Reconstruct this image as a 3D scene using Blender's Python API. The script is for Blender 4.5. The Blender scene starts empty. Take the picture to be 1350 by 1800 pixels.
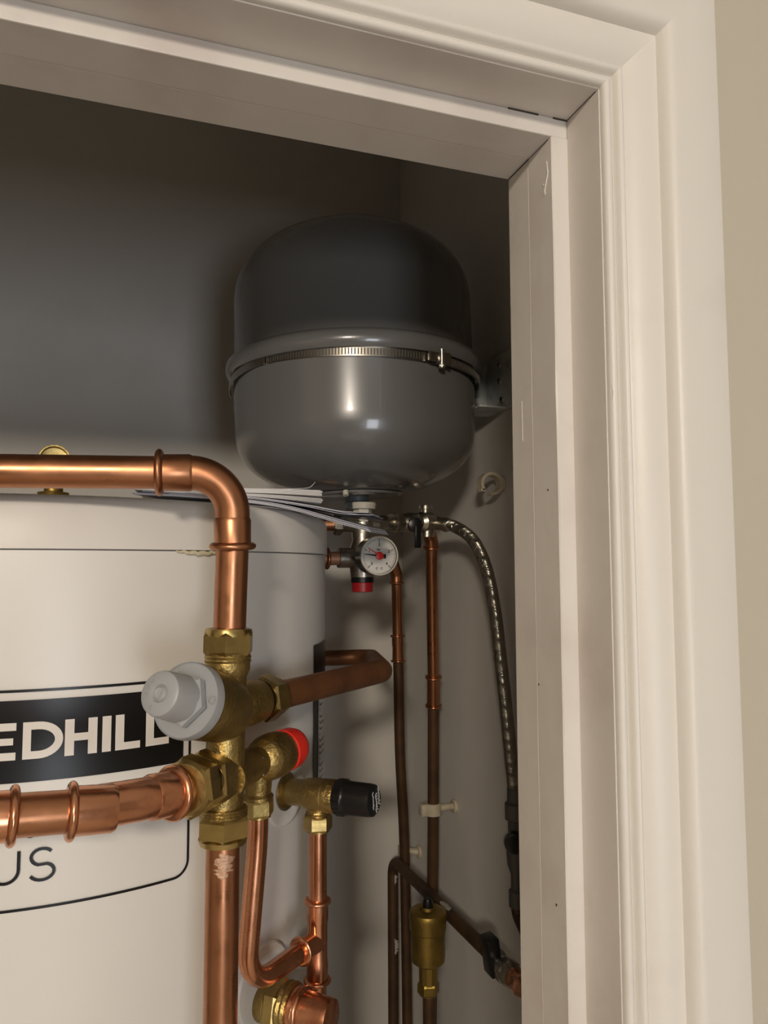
import bpy, bmesh, math, random
from mathutils import Vector as V, Matrix
random.seed(7)
PI = math.pi
sc = bpy.context.scene
COL = sc.collection
# ------------------------------------------------------------------ camera
cam_d = bpy.data.cameras.new('camera'); cam = bpy.data.objects.new('camera', cam_d); COL.objects.link(cam)
cam_d.sensor_fit = 'HORIZONTAL'; cam_d.sensor_width = 36.0; cam_d.lens = 36.0 * 1307.9 / 1350.0
cam_d.clip_start = 0.02
yaw, pitch, roll = math.radians(19.057), math.radians(4.292), math.radians(-0.154)
fw = V((math.sin(yaw)*math.cos(pitch), math.cos(yaw)*math.cos(pitch), math.sin(pitch)))
rt = V((math.cos(yaw), -math.sin(yaw), 0)); up = rt.cross(fw)
rt2 = rt*math.cos(roll) + up*math.sin(roll); up2 = -rt*math.sin(roll) + up*math.cos(roll)
m = Matrix((rt2, up2, -fw)).transposed().to_4x4(); m.translation = V((0, 0, 1.70))
cam.matrix_world = m
sc.camera = cam
# ------------------------------------------------------------------ world, lights, exposure
w = bpy.data.worlds.new('world'); sc.world = w; w.use_nodes = True
w.node_tree.nodes['Background'].inputs[0].default_value = (0.75, 0.68, 0.58, 1)
w.node_tree.nodes['Background'].inputs[1].default_value = 0.25
def area(name, loc, target, size, power, color):
    l = bpy.data.lights.new(name, 'AREA'); l.shape = 'DISK' if isinstance(size, float) else 'RECTANGLE'
    if isinstance(size, float): l.size = size
    else: l.size, l.size_y = size
    l.energy = power; l.color = color
    o = bpy.data.objects.new(name, l); COL.objects.link(o); o.location = loc
    o.rotation_euler = (V(target) - V(loc)).to_track_quat('-Z', 'Y').to_euler()
    return o
LAMP = (-0.78, -1.75, 2.335)
area('ceiling_lamp_light', LAMP, (-0.2, 0.3, 0.9), 0.30, 25, (1.0, 0.885, 0.745))
area('window_light', (0.15, -2.65, 1.12), (0.2, 0.6, 1.75), (0.6, 1.1), 11, (0.86, 0.92, 1.0))
sc.view_settings.view_transform = 'Standard'; sc.view_settings.look = 'None'
sc.view_settings.gamma = 1.0; sc.view_settings.use_curve_mapping = False
sc.view_settings.exposure = 1.0

# ------------------------------------------------------------------ materials
def mat(name, col, rough=0.5, metal=0.0, noise=None, bump=None, rvar=0.0, coat=0.0, spec=None, emit=None, aniso=None):
    """noise=(colour2, scale, contrast lo, hi); bump=(scale, strength)"""
    m = bpy.data.materials.new(name); m.use_nodes = True
    nt = m.node_tree; b = nt.nodes['Principled BSDF']
    b.inputs['Base Color'].default_value = (*col, 1); b.inputs['Roughness'].default_value = rough
    b.inputs['Metallic'].default_value = metal
    if coat: b.inputs['Coat Weight'].default_value = coat; b.inputs['Coat Roughness'].default_value = 0.08
    if spec is not None: b.inputs['Specular IOR Level'].default_value = spec
    if emit: b.inputs['Emission Color'].default_value = (*emit[0], 1); b.inputs['Emission Strength'].default_value = emit[1]
    tc = nt.nodes.new('ShaderNodeTexCoord')
    def nz(scale, detail=4.0, stretch=None):
        n = nt.nodes.new('ShaderNodeTexNoise'); n.inputs['Scale'].default_value = scale; n.inputs['Detail'].default_value = detail
        if stretch:
            mp = nt.nodes.new('ShaderNodeMapping'); mp.inputs['Scale'].default_value = stretch
            nt.links.new(tc.outputs['Object'], mp.inputs[0]); nt.links.new(mp.outputs[0], n.inputs['Vector'])
        else: nt.links.new(tc.outputs['Object'], n.inputs['Vector'])
        return n
    if noise:
        c2, s, lo, hi = noise[:4]; n = nz(s, 5.0, noise[4] if len(noise) > 4 else None)
        r = nt.nodes.new('ShaderNodeMapRange'); r.inputs['From Min'].default_value = lo; r.inputs['From Max'].default_value = hi
        nt.links.new(n.outputs['Fac'], r.inputs['Value'])
        mx = nt.nodes.new('ShaderNodeMix'); mx.data_type = 'RGBA'
        mx.inputs[6].default_value = (*col, 1); mx.inputs[7].default_value = (*c2, 1)
        nt.links.new(r.outputs[0], mx.inputs[0]); nt.links.new(mx.outputs[2], b.inputs['Base Color'])
    if rvar:
        n = nz(60.0); r = nt.nodes.new('ShaderNodeMapRange')
        r.inputs['From Min'].default_value = 0.3; r.inputs['From Max'].default_value = 0.7
        r.inputs['To Min'].default_value = max(rough - rvar, 0.03); r.inputs['To Max'].default_value = rough + rvar
        nt.links.new(n.outputs['Fac'], r.inputs['Value']); nt.links.new(r.outputs[0], b.inputs['Roughness'])
    if bump:
        n = nz(bump[0], 3.0, bump[2] if len(bump) > 2 else None)
        bp = nt.nodes.new('ShaderNodeBump'); bp.inputs['Strength'].default_value = bump[1]; bp.inputs['Distance'].default_value = 0.002
        nt.links.new(n.outputs['Fac'], bp.inputs['Height']); nt.links.new(bp.outputs[0], b.inputs['Normal'])
    return m
M = dict(
    gloss=mat('white_gloss_paint', (0.70, 0.665, 0.61), 0.42, noise=((0.62, 0.57, 0.52), 9, 0.56, 0.78), bump=(90, 0.12)),
    gloss_jamb=mat('worn_white_paint', (0.68, 0.635, 0.585), 0.45, noise=((0.56, 0.49, 0.45), 11, 0.50, 0.80), bump=(70, 0.2)),
    wall=mat('hall_wall_paint', (0.51, 0.46, 0.38), 0.75, bump=(160, 0.12)),
    closet=mat('cupboard_wall_paint', (0.60, 0.57, 0.525), 0.6, noise=((0.54, 0.51, 0.47), 6, 0.5, 0.8), bump=(45, 0.25)),
    ceil=mat('ceiling_paint', (0.75, 0.72, 0.66), 0.8),
    floor=mat('beige_carpet', (0.56, 0.51, 0.44), 0.9, noise=((0.50, 0.45, 0.38), 8, 0.4, 0.7, (1, 8, 1))),
    tank=mat('white_powder_coat', (0.71, 0.68, 0.635), 0.36, noise=((0.67, 0.635, 0.59), 4, 0.45, 0.75), bump=(30, 0.03)),
    lid=mat('lid_plastic', (0.70, 0.66, 0.61), 0.42, noise=((0.62, 0.58, 0.53), 9, 0.5, 0.8)),
    seam=mat('seam_shadow_gap', (0.30, 0.28, 0.26), 0.8),
    crack=mat('dark_crack', (0.06, 0.05, 0.04), 0.9),
    foam=mat('foam_bead', (0.60, 0.53, 0.36), 0.8, bump=(300, 0.5)),
    black=mat('black_print', (0.008, 0.0075, 0.0075), 0.3, spec=0.3),
    white=mat('white_print', (0.78, 0.74, 0.70), 0.38),
    vessel=mat('grey_enamel', (0.125, 0.122, 0.118), 0.26, coat=0.5, bump=(25, 0.03)),
    copper=mat('copper', (0.47, 0.215, 0.11), 0.34, 1.0, noise=((0.37, 0.16, 0.08), 20, 0.4, 0.75), bump=(60, 0.05), rvar=0.08),
    copper_new=mat('bright_copper', (0.68, 0.32, 0.18), 0.26, 1.0, noise=((0.54, 0.23, 0.12), 22, 0.45, 0.7), bump=(50, 0.10), rvar=0.08),
    copper_dull=mat('dull_copper', (0.40, 0.20, 0.12), 0.55, 0.6),
    copper_dark=mat('tarnished_copper', (0.23, 0.092, 0.036), 0.5, 0.6, noise=((0.15, 0.062, 0.028), 30, 0.4, 0.7), bump=(80, 0.08), rvar=0.08),
    copper_brown=mat('old_brown_copper', (0.115, 0.062, 0.030), 0.5, 0.6, noise=((0.06, 0.034, 0.018), 25, 0.4, 0.7), bump=(70, 0.1)),
    brass=mat('brass', (0.50, 0.37, 0.145), 0.33, 1.0, noise=((0.34, 0.245, 0.09), 45, 0.4, 0.7), bump=(180, 0.12), rvar=0.08),
    brass_cast=mat('cast_brass', (0.42, 0.30, 0.11), 0.42, 1.0, noise=((0.26, 0.18, 0.065), 40, 0.4, 0.7), bump=(350, 0.35), rvar=0.08),
    brass_dark=mat('dull_brass', (0.34, 0.23, 0.055), 0.42, 0.9, noise=((0.22, 0.15, 0.04), 50, 0.4, 0.7), bump=(200, 0.15)),
    nickel=mat('nickel', (0.50, 0.46, 0.39), 0.33, 1.0, noise=((0.28, 0.25, 0.20), 60, 0.4, 0.7), bump=(220, 0.1)),
    steel=mat('stainless', (0.36, 0.33, 0.28), 0.28, 1.0),
    galv=mat('galvanised_steel', (0.60, 0.62, 0.60), 0.5, 0.25, noise=((0.40, 0.42, 0.42), 50, 0.4, 0.7)),
    hosecore=mat('hose_core', (0.10, 0.092, 0.08), 0.6, 0.5),
    screw=mat('zinc_screw', (0.6, 0.58, 0.52), 0.3, 1.0),
    greycap=mat('grey_plastic', (0.34, 0.345, 0.35), 0.45, bump=(200, 0.05)),
    blackp=mat('black_plastic', (0.008, 0.008, 0.008), 0.3, spec=0.35),
    redp=mat('red_plastic', (0.75, 0.025, 0.015), 0.35),
    redd=mat('dark_red_plastic', (0.30, 0.008, 0.012), 0.35),
    nylon=mat('white_nylon', (0.52, 0.48, 0.40), 0.4),
    clip=mat('aged_clip_plastic', (0.50, 0.44, 0.33), 0.45, noise=((0.40, 0.34, 0.24), 60, 0.4, 0.7)),
    gauge=mat('gauge_face', (0.62, 0.60, 0.55), 0.4),
    glass=None,
    rubber=mat('grey_washer', (0.10, 0.11, 0.12), 0.5),
    paper=mat('paper', (0.80, 0.77, 0.74), 0.6),
    paper_blue=mat('coated_paper', (0.64, 0.63, 0.68), 0.35),
    paper_dark=mat('printed_cover', (0.03, 0.03, 0.045), 0.3),
    plaster=mat('paint_splash', (0.36, 0.33, 0.29), 0.7),
    redlabel=mat('faded_red_print', (0.45, 0.07, 0.08), 0.4),
    stickerpale=mat('pale_grey_print', (0.42, 0.42, 0.42), 0.5),
    stickergrey=mat('sticker_grey', (0.62, 0.60, 0.55), 0.4),
    lamp=mat('lamp_diffuser', (0.9, 0.85, 0.75), 0.5, emit=((1.0, 0.80, 0.56), 6.0)),
    flux=mat('flux_residue', (0.52, 0.33, 0.22), 0.55, 0.7, bump=(300, 0.4)),
)
g = bpy.data.materials.new('clear_lens'); g.use_nodes = True
gb = g.node_tree.nodes['Principled BSDF']; gb.inputs['Transmission Weight'].default_value = 1; gb.inputs['Roughness'].default_value = 0.02
gb.inputs['IOR'].default_value = 1.2; M['glass'] = g

# ------------------------------------------------------------------ mesh helpers
def NB(): return bmesh.new()
ORG = {}
def ob(name, bm, mt, parent=None, smooth=True, org=None, angle=38):
    """link the world-space bmesh as one object; its origin is its thing's base"""
    bmesh.ops.recalc_face_normals(bm, faces=bm.faces[:])
    if smooth:
        a = math.radians(angle)
        for f in bm.faces: f.smooth = True
        for e in bm.edges:
            if len(e.link_faces) == 2 and e.calc_face_angle(0) > a: e.smooth = False
    if parent is not None: o0 = ORG[parent.name]
    elif org is not None: o0 = V(org)
    else:
        bm.verts.ensure_lookup_table()
        n = len(bm.verts); o0 = sum((v.co for v in bm.verts), V()) / n; o0.z = min(v.co.z for v in bm.verts)
    bmesh.ops.translate(bm, verts=bm.verts[:], vec=-o0)
    me = bpy.data.meshes.new(name); bm.to_mesh(me); bm.free()
    me.materials.append(M[mt])
    o = bpy.data.objects.new(name, me); COL.objects.link(o)
    if parent is not None: o.parent = parent
    else: o.location = o0
    ORG[o.name] = o0
    return o
def tag(o, label, cat, group=None):
    o['label'] = label; o['category'] = cat
    if group: o['group'] = group
    return o
def thing(name, label, cat, loc, group=None):
    o = bpy.data.objects.new(name, None); o.empty_display_size = 0.05; COL.objects.link(o); o.location = loc
    ORG[o.name] = V(loc)
    return tag(o, label, cat, group)
def structure(name, bm, mt, smooth=False, parent=None):
    o = ob(name, bm, mt, parent, smooth)
    if parent is None: o['kind'] = 'structure'
    return o
def frame(ax, ref=None):
    z = V(ax).normalized(); r = V(ref) if ref else (V((0, 0, 1)) if abs(z.z) < 0.9 else V((0, 1, 0)))
    x = (r - z*r.dot(z)).normalized(); return x, z.cross(x), z
def lathe(bm, prof, o, ax, seg=36, cap=(True, True), ref=None, ph=0.0):
    """prof = [(t, r)] along the axis"""
    o = V(o); x, y, z = frame(ax, ref); rings = []
    for t, r in prof:
        if r < 1e-6: rings.append([bm.verts.new(o + z*t)]); continue
        rings.append([bm.verts.new(o + z*t + (x*math.cos(ph + 2*PI*k/seg) + y*math.sin(ph + 2*PI*k/seg))*r) for k in range(seg)])
    for a, b in zip(rings, rings[1:]):
        for k in range(seg):
            k2 = (k+1) % seg
            if len(a) == 1 and len(b) == 1: continue
            if len(a) == 1: bm.faces.new((a[0], b[k], b[k2]))
            elif len(b) == 1: bm.faces.new((a[k], a[k2], b[0]))
            else: bm.faces.new((a[k], a[k2], b[k2], b[k]))
    if cap[0] and len(rings[0]) > 1: bm.faces.new(rings[0])
    if cap[1] and len(rings[-1]) > 1: bm.faces.new(rings[-1])
def hexnut(bm, o, ax, r, L, ref=None, ph=0.0, ch=0.12):
    """hexagon with rounded chamfers (r = corner radius)"""
    c = L*ch + 0.0008
    lathe(bm, [(0, r*0.84), (0, r*0.9), (c*0.9, r), (L - c*0.9, r), (L, r*0.9), (L, r*0.84)], o, ax, 6, ref=ref, ph=ph)
    lathe(bm, [(-0.0006, r*0.82), (L + 0.0006, r*0.82)], o, ax, 32, ref=ref)
def cyl(bm, a, b, r, r2=None, seg=32, bev=0.0):
    a, b = V(a), V(b); L = (b-a).length; r2 = r if r2 is None else r2
    if bev: lathe(bm, [(0, r-bev), (bev*0.3, r-bev*0.3), (bev, r), (L-bev, r2), (L-bev*0.3, r2-bev*0.3), (L, r2-bev)], a, b-a, seg)
    else: lathe(bm, [(0, r), (L, r2)], a, b-a, seg)
def bead(bm, c, ax, r, tube, squash=1.0, n=10):
    """rounded collar ring of pipe radius r"""
    pr = [(-tube*squash*math.cos(PI*k/n), r - tube*0.15 + tube*math.sin(PI*k/n)) for k in range(n+1)]
    lathe(bm, pr, c, ax, 40)
def thread(bm, o, ax, r, L, pitch=0.0018, depth=0.0006):
    n = max(2, int(L/pitch)); pr = []
    for i in range(n): pr += [(i*L/n, r-depth), ((i+0.5)*L/n, r)]
    pr.append((L, r-depth)); lathe(bm, pr, o, ax, 28)
def splat(bm, c, ax, r, toward, span, L, seed, off=0.0002):
    # irregular thin patch on a pipe of radius r, centred on the side facing `toward`
    rg = random.Random(seed); c = V(c); z = V(ax).normalized(); x = V(toward); x = (x - z*x.dot(z)).normalized(); y = z.cross(x)
    n, m_ = 14, 10; G = []
    for i in range(n+1):
        t = i/n; wdt = span*math.sqrt(max(0.02, 1-(2*t-1)**2))*rg.uniform(0.55, 1.0); sh = rg.uniform(-.12, .12)*span; row = []
        for k in range(m_+1):
            a = sh + wdt*(k/m_-0.5); row.append(bm.verts.new(c + z*L*(t-0.5) + (x*math.cos(a)+y*math.sin(a))*(r+off)))
        G.append(row)
    for a, b in zip(G, G[1:]):
        for k in range(m_): bm.faces.new((a[k], a[k+1], b[k+1], b[k]))
def fillet(pts, R, n=10):
    pts = [V(p) for p in pts]; out = [pts[0]]
    if not isinstance(R, (list, tuple)): R = [R]*(len(pts)-2)
    for i in range(1, len(pts)-1):
        a = (pts[i-1]-pts[i]); b = (pts[i+1]-pts[i]); la, lb = a.length, b.length; a.normalize(); b.normalize()
        th = a.angle(b)
        if PI-th < 0.03: out.append(pts[i]); continue
        d = min(R[i-1]/math.tan(th/2), la*0.49 if i > 1 else la*0.98, lb*0.49 if i < len(pts)-2 else lb*0.98)
        r = d*math.tan(th/2); c = pts[i] + (a+b).normalized()*(r/math.sin(th/2))
        p0 = pts[i]+a*d; p1 = pts[i]+b*d; v0 = p0-c; v1 = p1-c; ang = v0.angle(v1)
        for k in range(n+1):
            s = k/n; out.append(c + (v0*math.sin((1-s)*ang) + v1*math.sin(s*ang))/math.sin(ang))
    out.append(pts[-1]); return out
def catmull(pts, n=8):
    P = [V(p) for p in pts]; P = [P[0]*2-P[1]] + P + [P[-1]*2-P[-2]]; out = []
    for i in range(1, len(P)-2):
        for k in range(n):
            t = k/n; a, b, c, d = P[i-1], P[i], P[i+1], P[i+2]
            out.append(0.5*((2*b) + (c-a)*t + (2*a-5*b+4*c-d)*t*t + (3*b-a-3*c+d)*t**3))
    out.append(P[-2]); return out
def sweep(bm, path, rad, seg=24, cap=True):
    """rad: number or function of (index, fraction)"""
    path = [V(p) for p in path]
    if not callable(rad): path = [path[0]] + [b for a, b in zip(path, path[1:]) if (b-a).length > 1e-6]
    n = len(path)
    t0 = (path[1]-path[0]).normalized(); x = frame(t0)[0]; rings = []
    for i, p in enumerate(path):
        t = (path[min(i+1, n-1)] - path[max(i-1, 0)]).normalized()
        x = (x - t*x.dot(t)).normalized(); y = t.cross(x)
        r = rad(i, i/(n-1)) if callable(rad) else rad
        rings.append([bm.verts.new(p + (x*math.cos(2*PI*k/seg) + y*math.sin(2*PI*k/seg))*r) for k in range(seg)])
    for a, b in zip(rings, rings[1:]):
        for k in range(seg): bm.faces.new((a[k], a[(k+1) % seg], b[(k+1) % seg], b[k]))
    if cap: bm.faces.new(rings[0]); bm.faces.new(rings[-1])
def box(bm, lo, hi, bev=0.0, rot=None):
    lo, hi = V(lo), V(hi); r = bmesh.ops.create_cube(bm, size=1.0); vs = r['verts']; c = (lo+hi)/2; s = hi-lo
    for v in vs: v.co = V((v.co.x*s.x, v.co.y*s.y, v.co.z*s.z)) + (c if rot is None else V())
    if bev:
        es = list({e for v in vs for e in v.link_edges})
        rr = bmesh.ops.bevel(bm, geom=es, offset=bev, segments=2, affect='EDGES', profile=0.5)
        vs = list({v for v in vs if v.is_valid} | {v for v in rr['verts']})
    if rot is not None:
        for v in vs: v.co = rot @ v.co + c
    return vs
def extrude_profile(bm, prof, path_pts):
    """prof: list of point lists, one ring per station (open path), each ring closed"""
    rings = [[bm.verts.new(p) for p in ring] for ring in path_pts]
    n = len(rings[0])
    for a, b in zip(rings, rings[1:]):
        for k in range(n): bm.faces.new((a[k], a[(k+1) % n], b[(k+1) % n], b[k]))
    bm.faces.new(rings[0]); bm.faces.new(rings[-1])

# ================================================================== THE SETTING
YL, XJ, ZH, XL = 0.360, 0.261, 1.9860, -0.501      # front of the lining, right lining face, head face, left lining face
XR, YB, ZC = 0.417, 1.12, 2.40                     # cupboard right wall, back wall, ceilings
YP = 0.4516                                        # back edge of the lining
bm = NB(); box(bm, (XR, YP, -0.01), (XR+0.10, YB+0.10, ZC)); structure('wall_right', bm, 'closet')
bm = NB(); box(bm, (-0.66, YB, -0.01), (XR, YB+0.10, ZC)); structure('wall_back', bm, 'closet')
bm = NB(); box(bm, (-0.66, YP, -0.01), (-0.56, YB, ZC)); structure('wall_left', bm, 'closet')
# partition wall with the door opening (hall side painted)
ow = 0.030                                          # thickness of the lining boards
bm = NB()
box(bm, (XJ+ow, YL, 0), (2.2, YP, ZC)); structure('wall_front', bm, 'wall')
bm = NB(); box(bm, (-2.2, YL, 0), (XL-ow, YP, ZC)); structure('wall_front_left', bm, 'wall')
bm = NB(); box(bm, (XL-ow, YL, ZH+ow), (XJ+ow, YP, ZC)); structure('wall_front_top', bm, 'wall')
bm = NB(); box(bm, (-2.2, -3.1, -0.10), (2.2, YB+0.1, 0)); structure('floor', bm, 'floor')
bm = NB(); box(bm, (-2.2, -3.1, ZC), (2.2, YB+0.1, ZC+0.1)); structure('ceiling', bm, 'ceil')
# linings
bm = NB(); box(bm, (XJ, YL, 0), (XJ+ow, YP-0.0292, ZH), 0.0006); box(bm, (XJ-0.001, YP-0.03, 0), (XJ+ow, YP-0.0005, ZH+0.0))
structure('trim_1', bm, 'gloss_jamb')
bm = NB(); box(bm, (XL-ow, YL, 0), (XL, YP, ZH), 0.0006); structure('trim_2', bm, 'gloss_jamb')
bm = NB(); box(bm, (XL-ow, YL, ZH), (XJ+ow, YP, ZH+ow), 0.0006); structure('trim_3', bm, 'gloss_jamb')
# door stops (two boards deep: stop + liner board behind it)
def stops():
    # right-hand stop with a softly uneven painted edge
    x0, y0, y1, y2 = 0.2493, 0.394, 0.4225, 0.4516
    zs = [0.0 + (ZH-0.0125)*k/60 for k in range(61)]
    bm = NB(); rings = []
    rnd = random.Random(3)
    for z in zs:
        j = lambda s=0.00025: rnd.uniform(-s, s)
        rings.append([V((XJ, y0, z)), V((x0+0.001, y0, z)), V((x0+j(), y0+0.0008, z)), V((x0, y1, z)), V((XJ, y1, z))])
    extrude_profile(bm, None, rings); structure('trim_4', bm, 'gloss_jamb')
    bm = NB(); rings = []
    for z in zs:
        j = lambda s=0.0003: rnd.uniform(-s, s)
        rings.append([V((XJ-0.002, y1, z)), V((x0+0.0012+j()*0.3, y1+0.0002, z)), V((x0+0.0003, y1+0.0016+j(), z)), V((x0+0.0003, y2-0.001, z)), V((x0+0.0013+j(), y2, z)), V((XJ-0.002, y2, z))])
    extrude_profile(bm, None, rings); structure('trim_5', bm, 'gloss_jamb')
    bm = NB(); box(bm, (XL, y0, 0), (XL+0.0117, y2, ZH-0.0125), 0.0008); structure('trim_6', bm, 'gloss_jamb')
    # head stop: front batten and liner behind
    zb = ZH - 0.0125
    bm = NB(); box(bm, (XL, y0, zb), (XJ, y1, ZH), 0.0008); structure('trim_7', bm, 'gloss_jamb')
    bm = NB(); box(bm, (XL, y1+0.0002, zb+0.0004), (XJ, y2, ZH), 0.0010); structure('trim_8', bm, 'gloss_jamb')
stops()
def crack(lo, hi):
    bm = NB(); box(bm, lo, hi); return bm
cg = structure('trim_12', crack(((0.2185,0.3938,1.9859)[0], 0.3934, ZH-0.0009), ((0.2400,0.3938,1.9869)[0], 0.3941, ZH+0.0002)), 'crack')
for nm, lo, hi in (('gap', ((0.2507,0.3938,1.9865)[0], 0.3934, ZH-0.0009), (XJ-0.0002, 0.3941, ZH+0.0002)), ('gap', (XJ-0.0003, 0.363, ZH-0.0003), (XJ+0.0002, 0.3935, ZH+0.0002)),
                   ('gap', (0.2493-0.0002, 0.398, ZH-0.0128), (0.2493+0.0002, 0.4505, ZH-0.0123))):
    ob(nm, crack(lo, hi), 'crack', cg)
# paint runs, nail holes and chips on the right-hand jamb
bm = NB()
for px, r_ in (((0.2492,0.4033,1.9402), 0.0012), ((0.2492,0.4044,1.9465), 0.0008)):
    lathe(bm, [(-0.0002, r_*1.2), (0.0003, r_), (0.0005, 0)], px, (-1, 0, 0), 12)
sweep(bm, [V((0.2493,0.4000,1.9598)), V((0.2492,0.3988,1.9512)), V((0.2492,0.4010,1.9459)), V((0.2492,0.4032,1.9409))], 0.0004, 8)
sweep(bm, [V((0.2625,0.3571,1.8106)), V((0.2625,0.3554,1.8002)), V((0.2625,0.3569,1.7906))], 0.0004, 8)
sweep(bm, [V((0.2494,0.4371,1.8119)), V((0.2493,0.4366,1.7982)), V((0.2494,0.4365,1.7846))], 0.00022, 8)
ob('paint_run', bm, 'gloss_jamb', bpy.data.objects['trim_4'])
bm = NB()
for px, r_ in (((0.2491,0.4053,1.4973), 0.0008), ((0.2491,0.4059,1.7486), 0.0006), ((0.2491,0.4211,1.6259), 0.0006)):
    lathe(bm, [(-0.0002, r_), (0.0001, r_)], px, (-1, 0, 0), 10)
ob('nail_hole', bm, 'crack', bpy.data.objects['trim_4'])
# architraves: ogee profile (offset outward from the opening, Y), mitred
AP = [(0.0000, 0.3600), (0.0001, 0.3578), (0.0006, 0.3562), (0.0016, 0.3550), (0.0029, 0.3546), (0.0041, 0.3550), (0.0049, 0.3560), (0.0055, 0.3562), (0.0061, 0.3542), (0.0068, 0.3520), (0.0079, 0.3508),
      (0.0090, 0.3506), (0.0101, 0.3514), (0.0107, 0.3535), (0.0112, 0.3556), (0.0120, 0.3562), (0.0130, 0.3560), (0.0145, 0.3548), (0.0165, 0.3532), (0.0190, 0.3517), (0.0220, 0.3504), (0.0255, 0.3495), (0.0290, 0.3490),
      (0.0328, 0.3488), (0.0333, 0.3468), (0.0341, 0.3445), (0.0353, 0.3425), (0.0368, 0.3410), (0.0385, 0.3402), (0.0405, 0.3400),
      (0.0550, 0.3399), (0.0680, 0.3400), (0.0705, 0.3404), (0.0712, 0.3415), (0.0712, 0.3600)]
def architrave(name, side):
    bm = NB()
    if side == 'R': rings = [[V((XJ+0.0005+a, y, z if z == 0 else ZH+0.0005+a)) for a, y in AP] for z in (0, 1)]
    if side == 'L': rings = [[V((XL-0.0005-a, y, z if z == 0 else ZH+0.0005+a)) for a, y in AP] for z in (0, 1)]
    if side == 'T': rings = [[V((XJ+0.0005+a if s else XL-0.0005-a, y, ZH+0.0005+a)) for a, y in AP] for s in (0, 1)]
    extrude_profile(bm, None, rings)
    structure(name, bm, 'gloss', True)
architrave('trim_9', 'R'); architrave('trim_10', 'T'); architrave('trim_11', 'L')
# hall behind the camera: walls, window, ceiling lamp
bm = NB(); box(bm, (-2.3, -3.1, 0), (-2.2, YP, ZC)); structure('wall_hall_left', bm, 'wall')
bm = NB(); box(bm, (2.2, -3.1, 0), (2.3, YP, ZC)); structure('wall_hall_right', bm, 'wall')
bm = NB(); box(bm, (-2.2, -3.2, 0), (2.2, -3.1, ZC)); structure('wall_hall_back', bm, 'wall')
lt = thing('ceiling_lamp', 'round warm ceiling lamp in the hall behind the viewer', 'lamp', (LAMP[0], LAMP[1], ZC-0.045))
bm = NB(); lathe(bm, [(0, 0.15), (0.02, 0.155), (0.03, 0.15)], (LAMP[0], LAMP[1], ZC-0.030), (0, 0, 1)); ob('lamp_base', bm, 'nylon', lt)
bm = NB(); lathe(bm, [(0, 0.06), (0.006, 0.11), (0.015, 0.14)], (LAMP[0], LAMP[1], ZC-0.045), (0, 0, 1)); ob('lamp_shade', bm, 'lamp', lt)

# ================================================================== HOT WATER CYLINDER
TC, TR = V((-0.058, 0.81, 0)), 0.260
def on_tank(u, z, off=0.0):
    a = u/TR; return V((TC.x + math.sin(a)*(TR+off), TC.y - math.cos(a)*(TR+off), z))
tank = thing('hot_water_cylinder', 'large white hot water cylinder with black and white maker panel, left half of cupboard', 'water heater', (TC.x, TC.y, 0))
bm = NB(); lathe(bm, [(0.0, 0.255), (0.01, TR-0.0005), (1.7125, TR-0.0005)], (TC.x, TC.y, 0), (0, 0, 1), 160); ob('body', bm, 'tank', tank)
bm = NB(); lathe(bm, [(0, TR-0.0022), (0.0022, TR-0.0022)], (TC.x, TC.y, 1.7125), (0, 0, 1), 128); ob('seam', bm, 'seam', tank)
bm = NB(); lathe(bm, [(1.7134, TR-0.003), (1.7136, TR+0.0016), (1.742, TR+0.001), (1.7475, TR-0.0015), (1.7505, TR-0.006), (1.7515, TR-0.012), (1.7515, 0)], (TC.x, TC.y, 0), (0, 0, 1), 160); ob('lid', bm, 'lid', tank)
# foam bead under the lid
bm = NB()
pth = [on_tank(0.094 + 0.040*k/14, 1.7128 - 0.0016*math.sin(PI*k/14) - 0.0006*math.sin(k*2.3), 0.0008) for k in range(15)]
sweep(bm, pth, lambda i, s: 0.0006 + 0.0013*math.sin(PI*min(max(s, 0.02), 0.98)), 10); ob('foam_bead', bm, 'foam', tank)
# --- printed panel, every stroke follows the shell
def stroke(bm, path, wd, off, closed=False, step=0.005):
    """path in (u, z); flat ribbon of width wd wrapped on the shell"""
    P = [V((a, b)) for a, b in path]
    if closed: P = P + [P[0]]
    P = [P[0]] + [b for a, b in zip(P, P[1:]) if (b-a).length > 1e-6]
    Q = [P[0]]
    for a, b in zip(P, P[1:]):
        n = max(1, int((b-a).length/step))
        for k in range(1, n+1): Q.append(a + (b-a)*k/n)
    L, R_ = [], []; n = len(Q)
    for i, q in enumerate(Q):
        if closed and i in (0, n-1): d1 = (Q[0]-Q[-2]).normalized(); d2 = (Q[1]-Q[0]).normalized()
        else:
            d1 = (Q[i]-Q[i-1]).normalized() if i else (Q[1]-Q[0]).normalized()
            d2 = (Q[i+1]-Q[i]).normalized() if i < n-1 else d1
        d = (d1+d2).normalized(); nn = V((-d.y, d.x)); s = wd/2/max(0.5, nn.dot(V((-d1.y, d1.x))))
        L.append(q+nn*s); R_.append(q-nn*s)
    A = [bm.verts.new(on_tank(p.x, p.y, off)) for p in L]; B = [bm.verts.new(on_tank(p.x, p.y, off)) for p in R_]
    for i in range(n-1): bm.faces.new((A[i], A[i+1], B[i+1], B[i]))
def arc(cx, cz, rx, rz, a0, a1, n=14):
    return [(cx + rx*math.cos(math.radians(a0+(a1-a0)*k/n)), cz + rz*math.sin(math.radians(a0+(a1-a0)*k/n))) for k in range(n+1)]
uL, uR, zB, zT, rc = -0.0915, 0.1075, 1.4795, 1.6195, 0.011
bm = NB()
bord = arc(uR-rc, zT-rc, rc, rc, 90, 0, 8) + arc(uR-rc, zB+rc, rc, rc, 0, -90, 8) + arc(uL+rc, zB+rc, rc, rc, -90, -180, 8) + arc(uL+rc, zT-rc, rc, rc, 180, 90, 8)
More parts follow.
